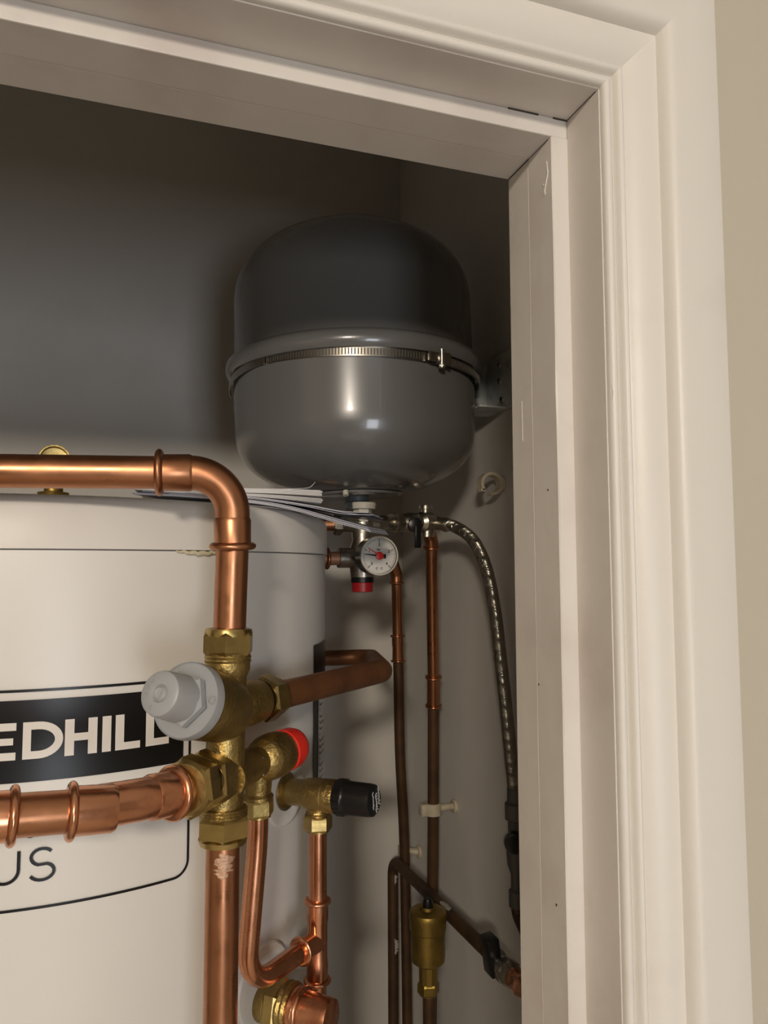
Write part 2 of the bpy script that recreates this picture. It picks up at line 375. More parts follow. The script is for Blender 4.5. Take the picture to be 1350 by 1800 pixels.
stroke(bm, bord, 0.0018, 0.0003, True); ob('panel_border', bm, 'black', tank)
bm = NB()
stroke(bm, [(uL+0.0045, 1.5868), (0.1024, 1.5868)], 0.0532, 0.0003); pband = ob('panel_band', bm, 'black', tank)
H0, H1, wl = 1.575, 1.599, 0.0058
def letters(name, strokes_, width, mt):
    bm = NB()
    for s in strokes_: stroke(bm, s[0], width if len(s) < 3 else s[2], 0.0006, s[1])
    ob(name, bm, mt, pband if mt == 'white' else tank)
h = wl/2; hb = 0.0050/2
def let_E(u, wd=0.0165):
    return [([(u+h, H0), (u+h, H1)], False), ([(u, H1-hb), (u+wd, H1-hb)], False, 2*hb), ([(u, (H0+H1)/2), (u+wd*0.9, (H0+H1)/2)], False, 2*hb*0.9), ([(u, H0+hb), (u+wd, H0+hb)], False, 2*hb)]
def let_L(u, wd=0.0168): return [([(u+h, H0), (u+h, H1)], False), ([(u, H0+hb), (u+wd, H0+hb)], False, 2*hb)]
zc = (H0+H1)/2; rz = (H1-H0)/2-hb
S = []
S += [(arc(-0.0610, zc, 0.0105, rz, 50, 345, 24) + [(-0.0508, zc-0.001), (-0.0575, zc-0.001)], False, 2*hb)]      # G
S += let_L(-0.0455) + let_E(-0.0245)
S += [([(-0.0044+h, H1-hb)] + arc(0.0055, zc, 0.0125-hb+0.0025, rz, 90, -90, 16) + [(-0.0044+h, H0+hb)], True, 2*hb)]   # D
S += [([(0.0215+h, H0), (0.0215+h, H1)], False), ([(0.0418-h, H0), (0.0418-h, H1)], False), ([(0.0215+h, zc), (0.0418-h, zc)], False, 2*hb)]   # H
S += [([(0.0450+h, H0), (0.0450+h, H1)], False)]
S += let_L(0.0536) + let_L(0.0743)
letters('panel_lettering', S, wl, 'white')
# light sub-line "PLUS" and the line that the pipe mostly hides
t0, t1 = 1.4968, 1.5168; tm = (t0+t1)/2
S = [([(-0.0560, t0), (-0.0560, t1)], False), ([(-0.0560, t1)] + arc(-0.0500, t1-0.0055, 0.0050, 0.0055, 90, -90, 10) + [(-0.0560, t1-0.011)], False),
     ([(-0.0400, t1), (-0.0400, t0), (-0.0300, t0)], False),
     ([(-0.0205, t1), (-0.0205, t0+0.008)] + arc(-0.0123, t0+0.0080, 0.0082, 0.0078, 180, 360, 14) + [(-0.0041, t1)], False),
     (arc(0.0098, t1-0.0052, 0.0066, 0.0052, 35, 250, 12) + arc(0.0098, t0+0.0053, 0.0074, 0.0053, 65, -155, 12), False)]
letters('panel_small_lettering', S, 0.0020, 'black')
S = []
for cu in (0.0024, 0.0186):
    S += [(arc(cu, 1.5313, 0.0038, 0.0040, 20, 250, 10) + arc(cu, 1.5290, 0.0040, 0.0042, 60, -150, 10), False)]
letters('panel_small_lettering', S, 0.0010, 'black')
# side sticker strip (dark with red block and white lettered strip)
bm = NB(); stroke(bm, [(0.266, 1.564), (0.325, 1.564)], 0.130, 0.0004); stk = ob('side_sticker', bm, 'black', tank)
bm = NB(); stroke(bm, [(0.282, 1.5858), (0.325, 1.5858)], 0.0115, 0.0007); ob('red_block', bm, 'redlabel', stk)
bm = NB(); stroke(bm, [(0.282, 1.5398), (0.325, 1.5398)], 0.0795, 0.0007); ob('pale_strip', bm, 'stickergrey', stk)
bm = NB(); rr = random.Random(5)
for k in range(13):
    z = 1.504 + k*0.0056; wv = rr.choice((0.012, 0.017, 0.021))
    if k % 4 != 3: stroke(bm, [(0.286, z), (0.286+wv, z)], 0.0009, 0.0010)
    stroke(bm, [(0.286, z), (0.286, z+0.0034)], 0.0016, 0.0010)
ob('sticker_lettering', bm, 'black', stk)
# pale rosettes on the shell where fittings enter
def rosette(p, r, mt='nylon'):
    n = (V((p[0], p[1], 0)) - V((TC.x, TC.y, 0))).normalized()
    bm = NB(); lathe(bm, [(-0.003, r), (0.0008, r), (0.0026, r*0.95), (0.003, r*0.86), (0.0022, r*0.7), (0.0018, r*0.45), (0.0018, 0)], V(p), n, 48)
    ob('rosette', bm, 'tank', tank); return n
R1 = V((0.1280, 0.6283, 1.5149)); n1 = rosette(R1, 0.0285)
R2_ = V((0.1085, 0.6090, 1.3740)); n2 = rosette(R2_, 0.0310)

# ================================================================== PIPEWORK IN FRONT OF THE CYLINDER
def collar(parent, c, ax, r=0.0125, t=0.0030, mt='copper'):
    bm = NB(); bead(bm, c, ax, r, t, 0.75); return ob('collar', bm, mt, parent)
def lerp(a, b, t): return V(a)*(1-t) + V(b)*t
# --- upper run: horizontal pipe, press elbow, drop to the valve
A0 = V((-0.0776,0.5258,1.7623)); B0 = V((0.0665,0.5088,1.7644)); C0 = V((0.0680,0.5122,1.7150)); D0 = V((0.0669,0.5161,1.6564))
dirA = (A0-B0).normalized(); A00 = A0 + dirA*0.30
up_run = thing('copper_pipe', 'thick copper pipe crossing above the cylinder lid and elbowing down to the brass valve', 'pipe', D0)
e1 = B0 + dirA*0.0475; e2 = lerp(B0, C0, 1.0)
bm = NB(); sweep(bm, [A00, e1], 0.011, 32); ob('pipe_length', bm, 'copper', up_run)
bm = NB(); sweep(bm, [e2 + V((0, 0, 0.008)), D0 - V((0, 0, 0.006))], 0.011, 32); ob('pipe_length', bm, 'copper', up_run)
bm = NB()
ep = fillet([e1, B0 + dirA*0.030, B0, B0 + (C0-B0).normalized()*0.028, e2], [0.2, 0.0265, 0.2], 14)
def elbow_r(i, s):
    return 0.0124 if (s < 0.06 or s > 0.94) else 0.0118
d1 = (B0-e1).normalized(); d2 = (C0-B0).normalized()
core = fillet([e1, B0, e2], 0.0275, 20)
sweep(bm, core, 0.0117, 32)
lathe(bm, [(0, 0.0123), (0.0195, 0.0126), (0.0215, 0.0117)], e1, d1, 32)
lathe(bm, [(0, 0.0123), (0.0175, 0.0126), (0.0195, 0.0117)], e2, -d2, 32)
ob('elbow', bm, 'copper', up_run)
collar(up_run, e1, d1, 0.0128, 0.0036); collar(up_run, e2, d2, 0.0128, 0.0036)
# --- mixing / pressure reducing valve
va = V((0.0665,0.5174,1.6418)); vb = V((0.0643,0.5127,1.5375)); vz = (vb-va).normalized()
VT = va - vz*0.019
mv = thing('pressure_valve', 'big brass valve body with grey plastic capped cartridge and hexagonal nuts', 'valve', vb)
bm = NB(); cyl(bm, va, vb, 0.0128); 
lathe(bm, [(0, 0.0140), (0.002, 0.0150), (0.010, 0.0150), (0.015, 0.0128)], va, vz, 36)
thread(bm, va + vz*0.0003, vz, 0.0158, 0.005)
thread(bm, vb - vz*0.005, vz, 0.0158, 0.006)
KF = V((0.0190,0.4585,1.6278)); FL = V((0.0386,0.4812,1.6183)); kx = (FL-KF).normalized()
# barrel behind the grey cap
lathe(bm, [(0.000, 0.0222), (0.004, 0.0226), (0.020, 0.0222), (0.034, 0.0215), (0.044, 0.0195), (0.052, 0.0150), (0.058, 0.006), (0.060, 0)], FL, kx, 48)
BS = V((0.1069,0.5789,1.6007)); BE = V((0.2252,0.6780,1.6017)); bx_ = (BE-BS).normalized()
nb = BS - bx_*0.010
lathe(bm, [(-0.040, 0.012), (-0.028, 0.0165), (-0.012, 0.0170), (0, 0.0155)], nb - bx_*0.004, bx_, 36)
# lower-left port and right port
LP0 = V((0.0641,0.5140,1.5615)); LPn = V((0.0466,0.4889,1.5664)); LPe = V((0.0333,0.4657,1.5689)); lx = (LPe-LPn).normalized()
lathe(bm, [(0, 0.0145), (0.012, 0.0160), (0.020, 0.0165), (0.030, 0.0150)], LP0, LPn-LP0, 36)
PR0 = V((0.0719,0.5188,1.5610)); PR1 = V((0.0865,0.5435,1.5601)); PRc = V((0.1018,0.5657,1.5617)); PRe = V((0.1272,0.5813,1.5621))
cyl(bm, PR0 - (PR1-PR0)*0.4, PR1, 0.0125, 0.0120)
ob('body', bm, 'brass_cast', mv, angle=50)
bm = NB(); hexnut(bm, va - vz*0.0150, vz, 0.0178, 0.0155, ref=(0.25, 1, 0)); lathe(bm, [(0, 0.0125), (0.001, 0.0155), (0.0035, 0.0162), (0.006, 0.0160)], va - vz*0.0180, vz); ob('nut', bm, 'brass', mv, angle=25)
bm = NB(); hexnut(bm, vb, vz, 0.0178, 0.0150, ref=(0.1, 1, 0)); lathe(bm, [(0.0145, 0.0160), (0.018, 0.0150), (0.0185, 0.0118)], vb, vz); ob('nut', bm, 'brass', mv, angle=25)
bm = NB(); hexnut(bm, nb, bx_, 0.0178, 0.016, ref=(0, 0.2, 1)); ob('nut', bm, 'brass', mv, angle=25)
bm = NB(); hexnut(bm, LPn + lx*0.0, -lx, 0.0190, 0.0135, ref=(0, 0.25, 1)); ob('nut', bm, 'brass', mv, angle=25)
bm = NB(); hexnut(bm, LPn + lx*0.022, -lx, 0.0185, 0.0180, ref=(0, 0.4, 1)); lathe(bm, [(0.000, 0.0165), (0.0025, 0.0150), (0.0028, 0.0115)], LPn + lx*0.0222, lx); ob('nut', bm, 'brass', mv, angle=25)
# grey cap
bm = NB()
lathe(bm, [(-0.0035, 0.0225), (-0.0045, 0.0233), (-0.001, 0.0237), (0.003, 0.0235), (0.0032, 0.021)], FL, kx, 56)
gfl = ob('cap_flange', bm, 'greycap', mv)
bm = NB(); hexnut(bm, FL - kx*0.0115, kx, 0.0172, 0.0075, ref=(0, 0.5, 1)); ob('cap_hexagon', bm, 'greycap', mv, angle=25)
bm = NB(); L = (FL-KF).length - 0.009
lathe(bm, [(0.0012, 0), (0.0004, 0.0032), (0.0012, 0.0040), (0.0022, 0.0046), (0.0010, 0.0056), (0.0006, 0.0115), (0.0016, 0.0130), (0.004, 0.0137), (L, 0.0146)], KF, kx, 48)
gcap = ob('cap', bm, 'greycap', mv)
# tiny moulded marks
def text_obj(s, size, depth, loc, xdir, ydir, mt, parent, name='lettering'):
    c = bpy.data.curves.new(name, 'FONT'); c.body = s; c.size = size; c.extrude = depth; c.align_x = 'CENTER'; c.align_y = 'CENTER'; c.offset = size*0.012
    o = bpy.data.objects.new('tmp', c); COL.objects.link(o)
    me = bpy.data.meshes.new_from_object(o); bpy.data.objects.remove(o); bpy.data.curves.remove(c)
    X = V(xdir).normalized(); Y = V(ydir); Y = (Y - X*Y.dot(X)).normalized(); Z = X.cross(Y)
    mm = Matrix((X, Y, Z)).transposed().to_4x4(); mm.translation = V(loc); me.transform(mm)
    bm = NB(); bm.from_mesh(me); bpy.data.meshes.remove(me); return ob(name, bm, mt, parent, smooth=False)
cx_ = V((0, 0, 1)).cross(-kx).normalized(); cy_ = (-kx).cross(cx_)
for k, ch in enumerate('3 BAR'):
    if ch == ' ': continue
    a = math.radians(245 - 28*k); rr_ = 0.0092
    text_obj(ch, 0.0042, 0.0002, KF + kx*0.0005 + cx_*rr_*math.cos(a) + cy_*rr_*math.sin(a), -cx_*math.sin(a)*-1, cx_*math.cos(a)+cy_*math.sin(a), 'greycap', gcap, 'moulded_mark')
bm = NB(); 
ringc = FL - kx*0.0034 + cx_*0.0190 + cy_*0.001
sweep(bm, [ringc + (cx_*math.cos(2*PI*k/20) + cy_*math.sin(2*PI*k/20))*0.0022 - kx*0.0012 for k in range(21)], 0.0003, 6, False); ob('moulded_mark', bm, 'greycap', gfl)
# --- left run: tube, 45 degree press elbow, pipe to the left with collars
E0 = V((0.0028,0.4421,1.5720)); L1 = V((-0.0248,0.4357,1.5722)); L0 = V((-0.0522,0.4312,1.5742)); ld = (L0-L1).normalized()
LL = L0 + ld*0.35
lrun = thing('copper_pipe', 'bright copper pipe with press elbow leaving the valve to the left, below the black band', 'pipe', LPe)
T0 = LPn + lx*0.010; J1 = V((0.0283,0.4632,1.5687)); jd = (E0-J1).normalized()
bm = NB(); sweep(bm, [T0, J1], 0.0110, 32); ob('pipe_length', bm, 'copper', lrun)
bm = NB(); core = fillet([J1, E0 + (J1-E0)*0.25, L1], 0.035, 14)
sweep(bm, core, 0.0116, 32)
lathe(bm, [(-0.001, 0.0128), (0.016, 0.0128), (0.018, 0.0117)], J1, jd, 32)
lathe(bm, [(-0.001, 0.0128), (0.0205, 0.0126), (0.0225, 0.0116)], L1, -ld, 32)
ob('elbow', bm, 'copper_new', lrun)
collar(lrun, J1, jd, 0.0130, 0.0036, 'copper_new'); collar(lrun, L1, ld, 0.0125, 0.0034, 'copper_new'); collar(lrun, L0, ld, 0.0125, 0.0034, 'copper_new')
bm = NB(); sweep(bm, [L1, L0 + ld*0.02], 0.0110, 32); ob('pipe_length', bm, 'copper', lrun)
bm = NB(); sweep(bm, [L0, L0 + ld*0.02, L0+ld*0.022, L0+ld*0.05], lambda i, s: (0.0127, 0.0127, 0.0117, 0.0117)[i], 32); ob('coupling', bm, 'copper_new', lrun)
bm = NB(); sweep(bm, [L0 + ld*0.05, LL], 0.0110, 32); ob('pipe_length', bm, 'copper', lrun)
# --- fat pipe below the valve
fp = thing('copper_pipe', 'thick vertical copper pipe running straight down from the bottom nut of the valve', 'pipe', (vb.x-0.001, vb.y, 0))
f0 = vb + vz*0.010; f1 = V((0.0633,0.5084,1.4081)); fd_ = (f1-f0).normalized()
bm = NB(); sweep(bm, [f0, f1, V((f1.x, f1.y, 0.3))], 0.0110, 32); ob('pipe_length', bm, 'copper', fp)
bm = NB(); splat(bm, f0 + fd_*0.019, fd_, 0.0110, (-0.05, -1, 0), 1.5, 0.016, 8, 0.00012); ob('flux_mark', bm, 'flux', fp)
bm = NB(); splat(bm, D0 + V((0, 0, 0.006)), (0, 0, 1), 0.0110, (0.25, -1, 0), 1.2, 0.007, 9, 0.00012); ob('flux_mark', bm, 'flux', up_run)
# --- tarnished pipe wrapping round the cylinder
tp = thing('tarnished_pipe', 'dark brown copper pipe bending from the valve round behind the cylinder', 'pipe', BS)
path = fillet([BS - bx_*0.004, V((0.2340, 0.6860, 1.6010)), V((0.3380, 1.0350, 1.5720)), V((0.16, 1.092, 1.567)), V((-0.1, 1.100, 1.567))], [0.034, 0.030, 0.3], 14)
bm = NB(); sweep(bm, path, 0.0110, 32); ob('pipe_length', bm, 'copper_dark', tp)
# --- expansion relief valve with red cap, 15 mm bent discharge pipe
prv = thing('relief_valve', 'small brass relief valve with bright red cap behind the big valve', 'valve', PR1)
pa = (PRe-PR1).normalized(); Lp = (PRe-PR1).length
bm = NB()
thread(bm, PR1 - pa*0.003, pa, 0.0108, 0.008)
lathe(bm, [(0.004, 0.0100), (0.010, 0.0105), (0.014, 0.0150), (0.019, 0.0165), (Lp-0.027, 0.0168), (Lp-0.0215, 0.0162), (Lp-0.0175, 0.0152), (Lp-0.015, 0.0145)], PR1, pa, 40)
ot = V((0.0954,0.5601,1.5532)); on_ = V((0.0953,0.5606,1.5335))
cyl(bm, ot, on_, 0.0105, 0.0092)
lathe(bm, [(-0.002, 0.0092), (0, 0.0112), (0.002, 0.0112)], on_, (0, 0, -1))
ob('body', bm, 'brass_cast', prv)
bm = NB(); hexnut(bm, PR1 - pa*0.001 + pa*0.001, pa, 0.0125, 0.004); ob('lock_ring', bm, 'nickel', prv, angle=25)
bm = NB(); hexnut(bm, on_ - V((0, 0, 0.002)), (0, 0, -1), 0.0115, 0.0125, ref=(0.5, 1, 0)); ob('nut', bm, 'brass', prv, angle=25)
bm = NB(); lathe(bm, [(Lp-0.0165, 0.0138), (Lp-0.0160, 0.0158), (Lp-0.006, 0.0154), (Lp-0.001, 0.0138), (Lp+0.002, 0.0105), (Lp+0.003, 0.0060), (Lp+0.003, 0)], PR1, pa, 40); ob('cap', bm, 'redp', prv)
TT = V((0.1530, 0.6110, 0)); TZ = 1.3990
bp = thing('copper_pipe', 'thinner copper pipe dropping beside the fat one and curving up to the tee', 'pipe', (0.09, 0.557, TZ))
b0 = on_ - V((0, 0, 0.008)); b1 = V((0.0868, 0.5600, TZ-0.002)); tdir = (V((b1.x, b1.y, TZ)) - V((TT.x, TT.y, TZ))).normalized()
br = V((TT.x, TT.y, TZ)) + tdir*0.021
bm = NB(); sweep(bm, fillet([b0, b0 + V((0.0005, 0.001, -0.02)), b1, br - tdir*0.008], [0.3, 0.026], 16), 0.0075, 28); ob('pipe_length', bm, 'copper_new', bp)
# --- tee run under the temperature relief valve
tr = thing('copper_tee_pipe', 'slim vertical copper pipe with a press tee under the black capped valve', 'pipe', (TT.x, TT.y, 0.9))
zt = 1.497
bm = NB(); sweep(bm, [V((TT.x, TT.y, zt)), V((TT.x, TT.y, TZ+0.030))], 0.0075, 28); ob('pipe_length', bm, 'copper_new', tr)
bm = NB(); sweep(bm, [V((TT.x, TT.y, TZ-0.030)), V((TT.x, TT.y, 0.9))], 0.0075, 28); ob('pipe_length', bm, 'copper_new', tr)
bm = NB(); lathe(bm, [(-0.031, 0.0086), (-0.017, 0.0087), (-0.014, 0.0081), (0.014, 0.0081), (0.017, 0.0087), (0.031, 0.0086)], (TT.x, TT.y, TZ), (0, 0, 1), 32)
cyl(bm, V((TT.x, TT.y, TZ)), br, 0.0084); ob('tee', bm, 'copper_new', tr)
for c, ax in (((TT.x, TT.y, TZ+0.031), (0, 0, 1)), ((TT.x, TT.y, TZ-0.031), (0, 0, 1)), (br, tdir)): collar(tr, c, ax, 0.0092, 0.0024, 'copper_new')
# --- temperature relief valve (black cap), screwed into the shell
tv = thing('temperature_relief_valve', 'brass relief valve with ribbed black cap sticking out of the cylinder side', 'valve', R1)
ax = (n1 + V((0.06, -0.04, 0.03))).normalized(); q = R1
bm = NB()
lathe(bm, [(0.001, 0.0135), (0.004, 0.0135), (0.005, 0.0105), (0.020, 0.0105), (0.023, 0.0122), (0.027, 0.0128), (0.040, 0.0130), (0.0405, 0.0124), (0.042, 0.0124), (0.0425, 0.0132), (0.051, 0.0132), (0.053, 0.0120), (0.055, 0.0100)], q, ax, 40)
# outlet
oc = V((TT.x, TT.y, 1.515)); cyl(bm, oc, V((TT.x, TT.y, 1.4985)), 0.0105, 0.0088)
thread(bm, V((TT.x, TT.y, 1.502)), (0, 0, -1), 0.0100, 0.005)
ob('body', bm, 'brass_cast', tv)
bm = NB(); lathe(bm, [(0.0005, 0.0152), (0.003, 0.0154), (0.0035, 0.0125)], q, ax, 40); ob('washer', bm, 'nickel', tv)
bm = NB(); hexnut(bm, V((TT.x, TT.y, 1.4985)), (0, 0, -1), 0.0118, 0.0125, ref=(0.8, 1, 0)); lathe(bm, [(0, 0.0105), (0.001, 0.0112), (0.002, 0.0105)], V((TT.x, TT.y, 1.499)), (0, 0, -1)); ob('nut', bm, 'brass', tv, angle=25)
bm = NB()
lathe(bm, [(0.0505, 0.0125), (0.0515, 0.0138), (0.0590, 0.0140), (0.0600, 0.0132), (0.062, 0.0130), (0.0800, 0.0126), (0.083, 0.0120), (0.0845, 0.0100), (0.0845, 0)], q, ax, 48)
for k in range(16):
    a = 2*PI*k/16; x, y, z = frame(ax); dd = x*math.cos(a) + y*math.sin(a)
    cyl(bm, q + ax*0.0520 + dd*0.0136, q + ax*0.0585 + dd*0.0136, 0.0009, seg=8)
bcap = ob('cap', bm, 'blackp', tv)
# white lettering printed round the end of the cap
sx, sy, sz = frame(ax)
vd = (V((0, 0, 1.7)) - (q + ax*0.08)); vd = (vd - ax*vd.dot(ax)).normalized(); tgt = vd.cross(ax).normalized()
ex = -tgt; ey = ax.cross(ex)      # pale handwriting-like print on the end face, tilted as in the photo
ct_, st_ = math.cos(math.radians(22)), math.sin(math.radians(22))
fx = ex*ct_ + ey*st_; fy = ey*ct_ - ex*st_
for ln, (x0, x1, yo, am, fr) in enumerate(((-0.0070, 0.0040, 0.0045, 0.0010, 5.5), (-0.0040, 0.0065, 0.0012, 0.0014, 7.0), (-0.0062, 0.0035, -0.0026, 0.0007, 4.0))):
    bm = NB(); pp = []
    for k in range(41):
        t = k/40; pp.append(q + ax*0.0846 + fx*1.35*(x0+(x1-x0)*t + 0.0006*math.cos(fr*2*PI*t)) + fy*1.5*(yo + am*math.sin(fr*2*PI*t)*(0.6+0.4*math.sin(9*t))))
    sweep(bm, pp, 0.0004, 5); ob('print_line', bm, 'stickerpale', bcap)
text_obj('DN15', 0.0062, 0.0003, q + ax*0.0485 + vd*0.0131, -tgt, ax, 'brass', tv, 'cast_mark')
text_obj('SE', 0.0048, 0.0003, q + ax*0.0330 + vd*0.0129, -tgt, ax, 'brass', tv, 'cast_mark')
# --- lower fitting on the shell: brass nut and copper stop end
lf = thing('stop_end_fitting', 'brass union with short copper stop end low on the cylinder side', 'pipe fitting', R2_)
q2 = R2_ + V((0, 0, -0.012))
ax2 = (n2 + V((0.18, 0.0, 0.0))).normalized()
bm = NB(); lathe(bm, [(0.000, 0.0150), (0.020, 0.0150), (0.021, 0.0170)], q2, ax2, 36); thread(bm, q2 + ax2*0.020, ax2, 0.0185, 0.009, 0.003, 0.0009); ob('body', bm, 'brass_cast', lf)
bm = NB(); hexnut(bm, q2 + ax2*0.009, ax2, 0.0200, 0.012, ref=(0, 0.3, 1)); ob('nut', bm, 'brass', lf, angle=25)
bm = NB(); lathe(bm, [(0.026, 0.0150), (0.028, 0.0165), (0.034, 0.0165), (0.036, 0.0148), (0.040, 0.0144), (0.058, 0.0140), (0.061, 0.0132), (0.062, 0.0115), (0.062, 0)], q2, ax2, 40); ob('stop_end', bm, 'copper_new', lf)
bm = NB(); bead(bm, q2 + ax2*0.036, ax2, 0.0148, 0.0030, 0.8); ob('collar', bm, 'copper_new', lf)
# --- small brass fitting on the lid behind the top pipe
sb = thing('brass_blanking_plug', 'small round brass plug on a flat washer standing on the lid behind the top pipe', 'pipe fitting', (-0.0560, 0.640, 1.7515))
c0 = V((-0.0560, 0.640, 1.7515))
bm = NB(); lathe(bm, [(0, 0.0050), (0.005, 0.0055), (0.0055, 0.0110), (0.0085, 0.0118), (0.0095, 0.0070), (0.026, 0.0070)], c0, (0, 0, 1)); ob('washer', bm, 'brass_dark', sb)
dv = (V((0, 0, 1.7)) - c0); dv.z = 0.0; dv.normalize()
cc = c0 + V((0, 0, 0.0335))
bm = NB(); lathe(bm, [(-0.010, 0.0095), (-0.008, 0.0120), (0.007, 0.0125), (0.009, 0.0120), (0.009, 0.0108), (0.003, 0.0104), (0.002, 0)], cc, dv, 40); ob('plug', bm, 'brass', sb)

# ================================================================== BOOKLETS ON THE LID
def sheet(bm, pts, th, dy, skew=0.0):
    """pts: front-edge polyline; thin curved sheet running back by dy"""
    P = catmull(pts, 5); rings = []
    for p in P: rings.append([p, p + V((skew, dy, 0)), p + V((skew, dy, th)), p + V((0, 0, th))])
    extrude_profile(bm, None, rings)
F0 = V((0.004, 0.580, 1.7520))
def bl(pts): return [V(p) for p in pts]
b1_ = thing('booklet', 'white paper booklet with fanned page ends and one curled corner, on the cylinder lid', 'booklet', F0)
base = bl([(0.0043,0.5800,1.7570), (0.0435,0.5900,1.7570), (0.0894,0.6050,1.7579), (0.1235,0.6120,1.7581), (0.1578,0.6200,1.7578)])
rng = random.Random(11)
for k in range(11):
    f = k/10; pts = []
    for i, p in enumerate(base):
        s = i/4; t_ = 0.0014 + f*0.0030 + s*f*0.0042
        sag = -0.0032*(1-f)*s*s if k < 4 else 0
        pts.append(p + V((rng.uniform(-.0012, .0012) if i == 4 else 0, 0.001*f, t_ + sag)))
    bm = NB(); sheet(bm, pts, 0.00042, 0.07, 0.008); o = ob('page', bm, 'paper', b1_)
pts = [base[2] + V((0, 0.002, 0.0066)), base[3] + V((-0.004, 0.002, 0.0078)), base[3] + V((0.012, 0.002, 0.0086)), base[4] + V((-0.010, 0.002, 0.0115)), base[4] + V((-0.0055, 0.002, 0.0160))]
bm = NB(); sheet(bm, pts, 0.0003, 0.05, 0.006); ob('page', bm, 'paper', b1_)
b2_ = thing('booklet', 'glossy booklet with dark cover, lowest of the stack, drooping past the lid edge', 'booklet', F0 + V((0.01, 0, 0)))
base2 = bl([(0.0027,0.5770,1.7554), (0.0432,0.5860,1.7553), (0.0933,0.6000,1.7534), (0.1273,0.6070,1.7492), (0.1653,0.6140,1.7404), (0.2020,0.6200,1.7320)])
for k in range(7):
    f = k/6; pts = []
    for i, p in enumerate(base2):
        s = i/5; pts.append(p + V((-0.0025*f*(i == 5), 0.0006*f, -0.0008 + f*(0.0010 + 0.0026*s))))
    bm = NB(); sheet(bm, pts, 0.00045 if k in (0, 6) else 0.0003, 0.045, 0.032)
    ob('cover' if k in (1, 5) else 'page', bm, 'paper_dark' if k in (1, 5) else 'paper_blue', b2_)
b3_ = thing('leaflet', 'thin dark edged leaflet between the two booklets, its sheets fanning out at right', 'leaflet', F0 + V((0.02, 0, 0)))
base3 = bl([(0.0099,0.5785,1.7568), (0.0476,0.5880,1.7565), (0.0981,0.6020,1.7558), (0.1427,0.6110,1.7513), (0.1752,0.6170,1.7462), (0.2055,0.6210,1.7441)])
for k in range(5):
    pts = []
    for i, p in enumerate(base3):
        s = i/5; pts.append(p + V((-0.0012*k*(i == 5), 0.0005*k, -0.0004 + k*(0.0003 + 0.0007*s*s) + 0.0016*s*math.sin(k*1.7)*(i == 5))))
    bm = NB(); sheet(bm, pts, 0.0004, 0.045, 0.025); ob('page', bm, 'paper_dark' if k in (0, 2) else 'paper_blue', b3_)

# ================================================================== EXPANSION VESSEL
VC = V((0.2440, 0.7995, 0)); VR = 0.1345; ZR = 1.9215
ves = thing('expansion_vessel', 'large dark grey enamel expansion vessel hung high in the right corner', 'tank', (VC.x, VC.y, 1.7805))
o0 = V((VC.x, VC.y, 0))
def dome(z0, z1, R, n, m=22):
    out = []
    for k in range(m+1):
        a = PI/2*k/m; out.append((z0 + (z1-z0)*math.sin(a)**(2/n), R*max(math.cos(a), 0)**(2/n)))
    out[-1] = (z1, 0); return out
bm = NB(); lathe(bm, [(ZR+0.006, VR+0.003), (ZR+0.010, VR)] + dome(1.995, 2.084, VR*0.995, 2.25), o0, (0, 0, 1), 96, cap=(False, False)); ob('upper_shell', bm, 'vessel', ves, angle=60)
bm = NB(); lathe(bm, list(reversed([(ZR-0.016, VR+0.002), (ZR-0.020, VR+0.0012)] + [(z, r) for z, r in dome(1.852, 1.7805, VR*0.997, 2.40)])), o0, (0, 0, 1), 96, cap=(False, False)); ob('lower_shell', bm, 'vessel', ves, angle=60)
bm = NB(); lathe(bm, [(-0.0105, VR-0.001), (-0.0100, VR+0.0060), (-0.0060, VR+0.0088), (0.0000, VR+0.0094), (0.0050, VR+0.0080), (0.0095, VR+0.0030), (0.0105, VR-0.001)], (VC.x, VC.y, ZR), (0, 0, 1), 96); ob('rim', bm, 'vessel', ves)
bm = NB(); lathe(bm, [(1.7795, 0), (1.7795, 0.047), (1.7803, 0.050), (1.783, 0.051)], o0, (0, 0, 1), 64); ob('base_ring', bm, 'vessel', ves)
bm = NB(); lathe(bm, [(1.7655, 0.0120), (1.7670, 0.0140), (1.7730, 0.0145), (1.7745, 0.0130), (1.781, 0.0140)], o0, (0, 0, 1)); ob('neck', bm, 'rubber', ves)
bm = NB(); cyl(bm, V((VC.x-0.028, VC.y-0.050, 1.7815)), V((VC.x-0.028, VC.y-0.052, 1.7765)), 0.0030); ob('rivet', bm, 'nylon', ves)
ves.rotation_euler = (0, math.radians(-1.3), 0)
# --- bracket, clamp band
vbk = thing('wall_bracket', 'galvanised wall bracket with stainless worm-drive band clamped round the grey vessel', 'bracket', (XR, 0.78, 1.895))
bm = NB(); box(bm, (XR-0.004, 0.742, 1.884), (XR-0.0005, 0.812, 1.952), 0.0005); wpl = ob('wall_plate', bm, 'galv', vbk)
bm = NB()
box(bm, (0.377, 0.809, 1.934), (XR-0.002, 0.813, 1.952), 0.0004); box(bm, (0.377, 0.809, 1.884), (XR-0.002, 0.813, 1.906), 0.0004); box(bm, (0.3985, 0.8088, 1.900), (XR-0.002, 0.8132, 1.940), 0.0004)
box(bm, (0.377, 0.800, 1.884), (0.380, 0.860, 1.906), 0.0004); box(bm, (0.377, 0.800, 1.934), (0.380, 0.860, 1.952), 0.0004)
box(bm, (0.379, 0.760, 1.8845), (XR-0.002, 0.811, 1.8865), 0.0004)
ob('arm', bm, 'galv', vbk)
for yy, zz in ((0.775, 1.940), (0.775, 1.920), (0.770, 1.896)):
    bm = NB(); lathe(bm, [(0, 0.0045), (0.0018, 0.0040), (0.003, 0.0022), (0.003, 0)], (XR-0.004, yy, zz), (-1, 0, 0), 16); ob('screw', bm, 'screw', wpl)
ZB = ZR-0.0150
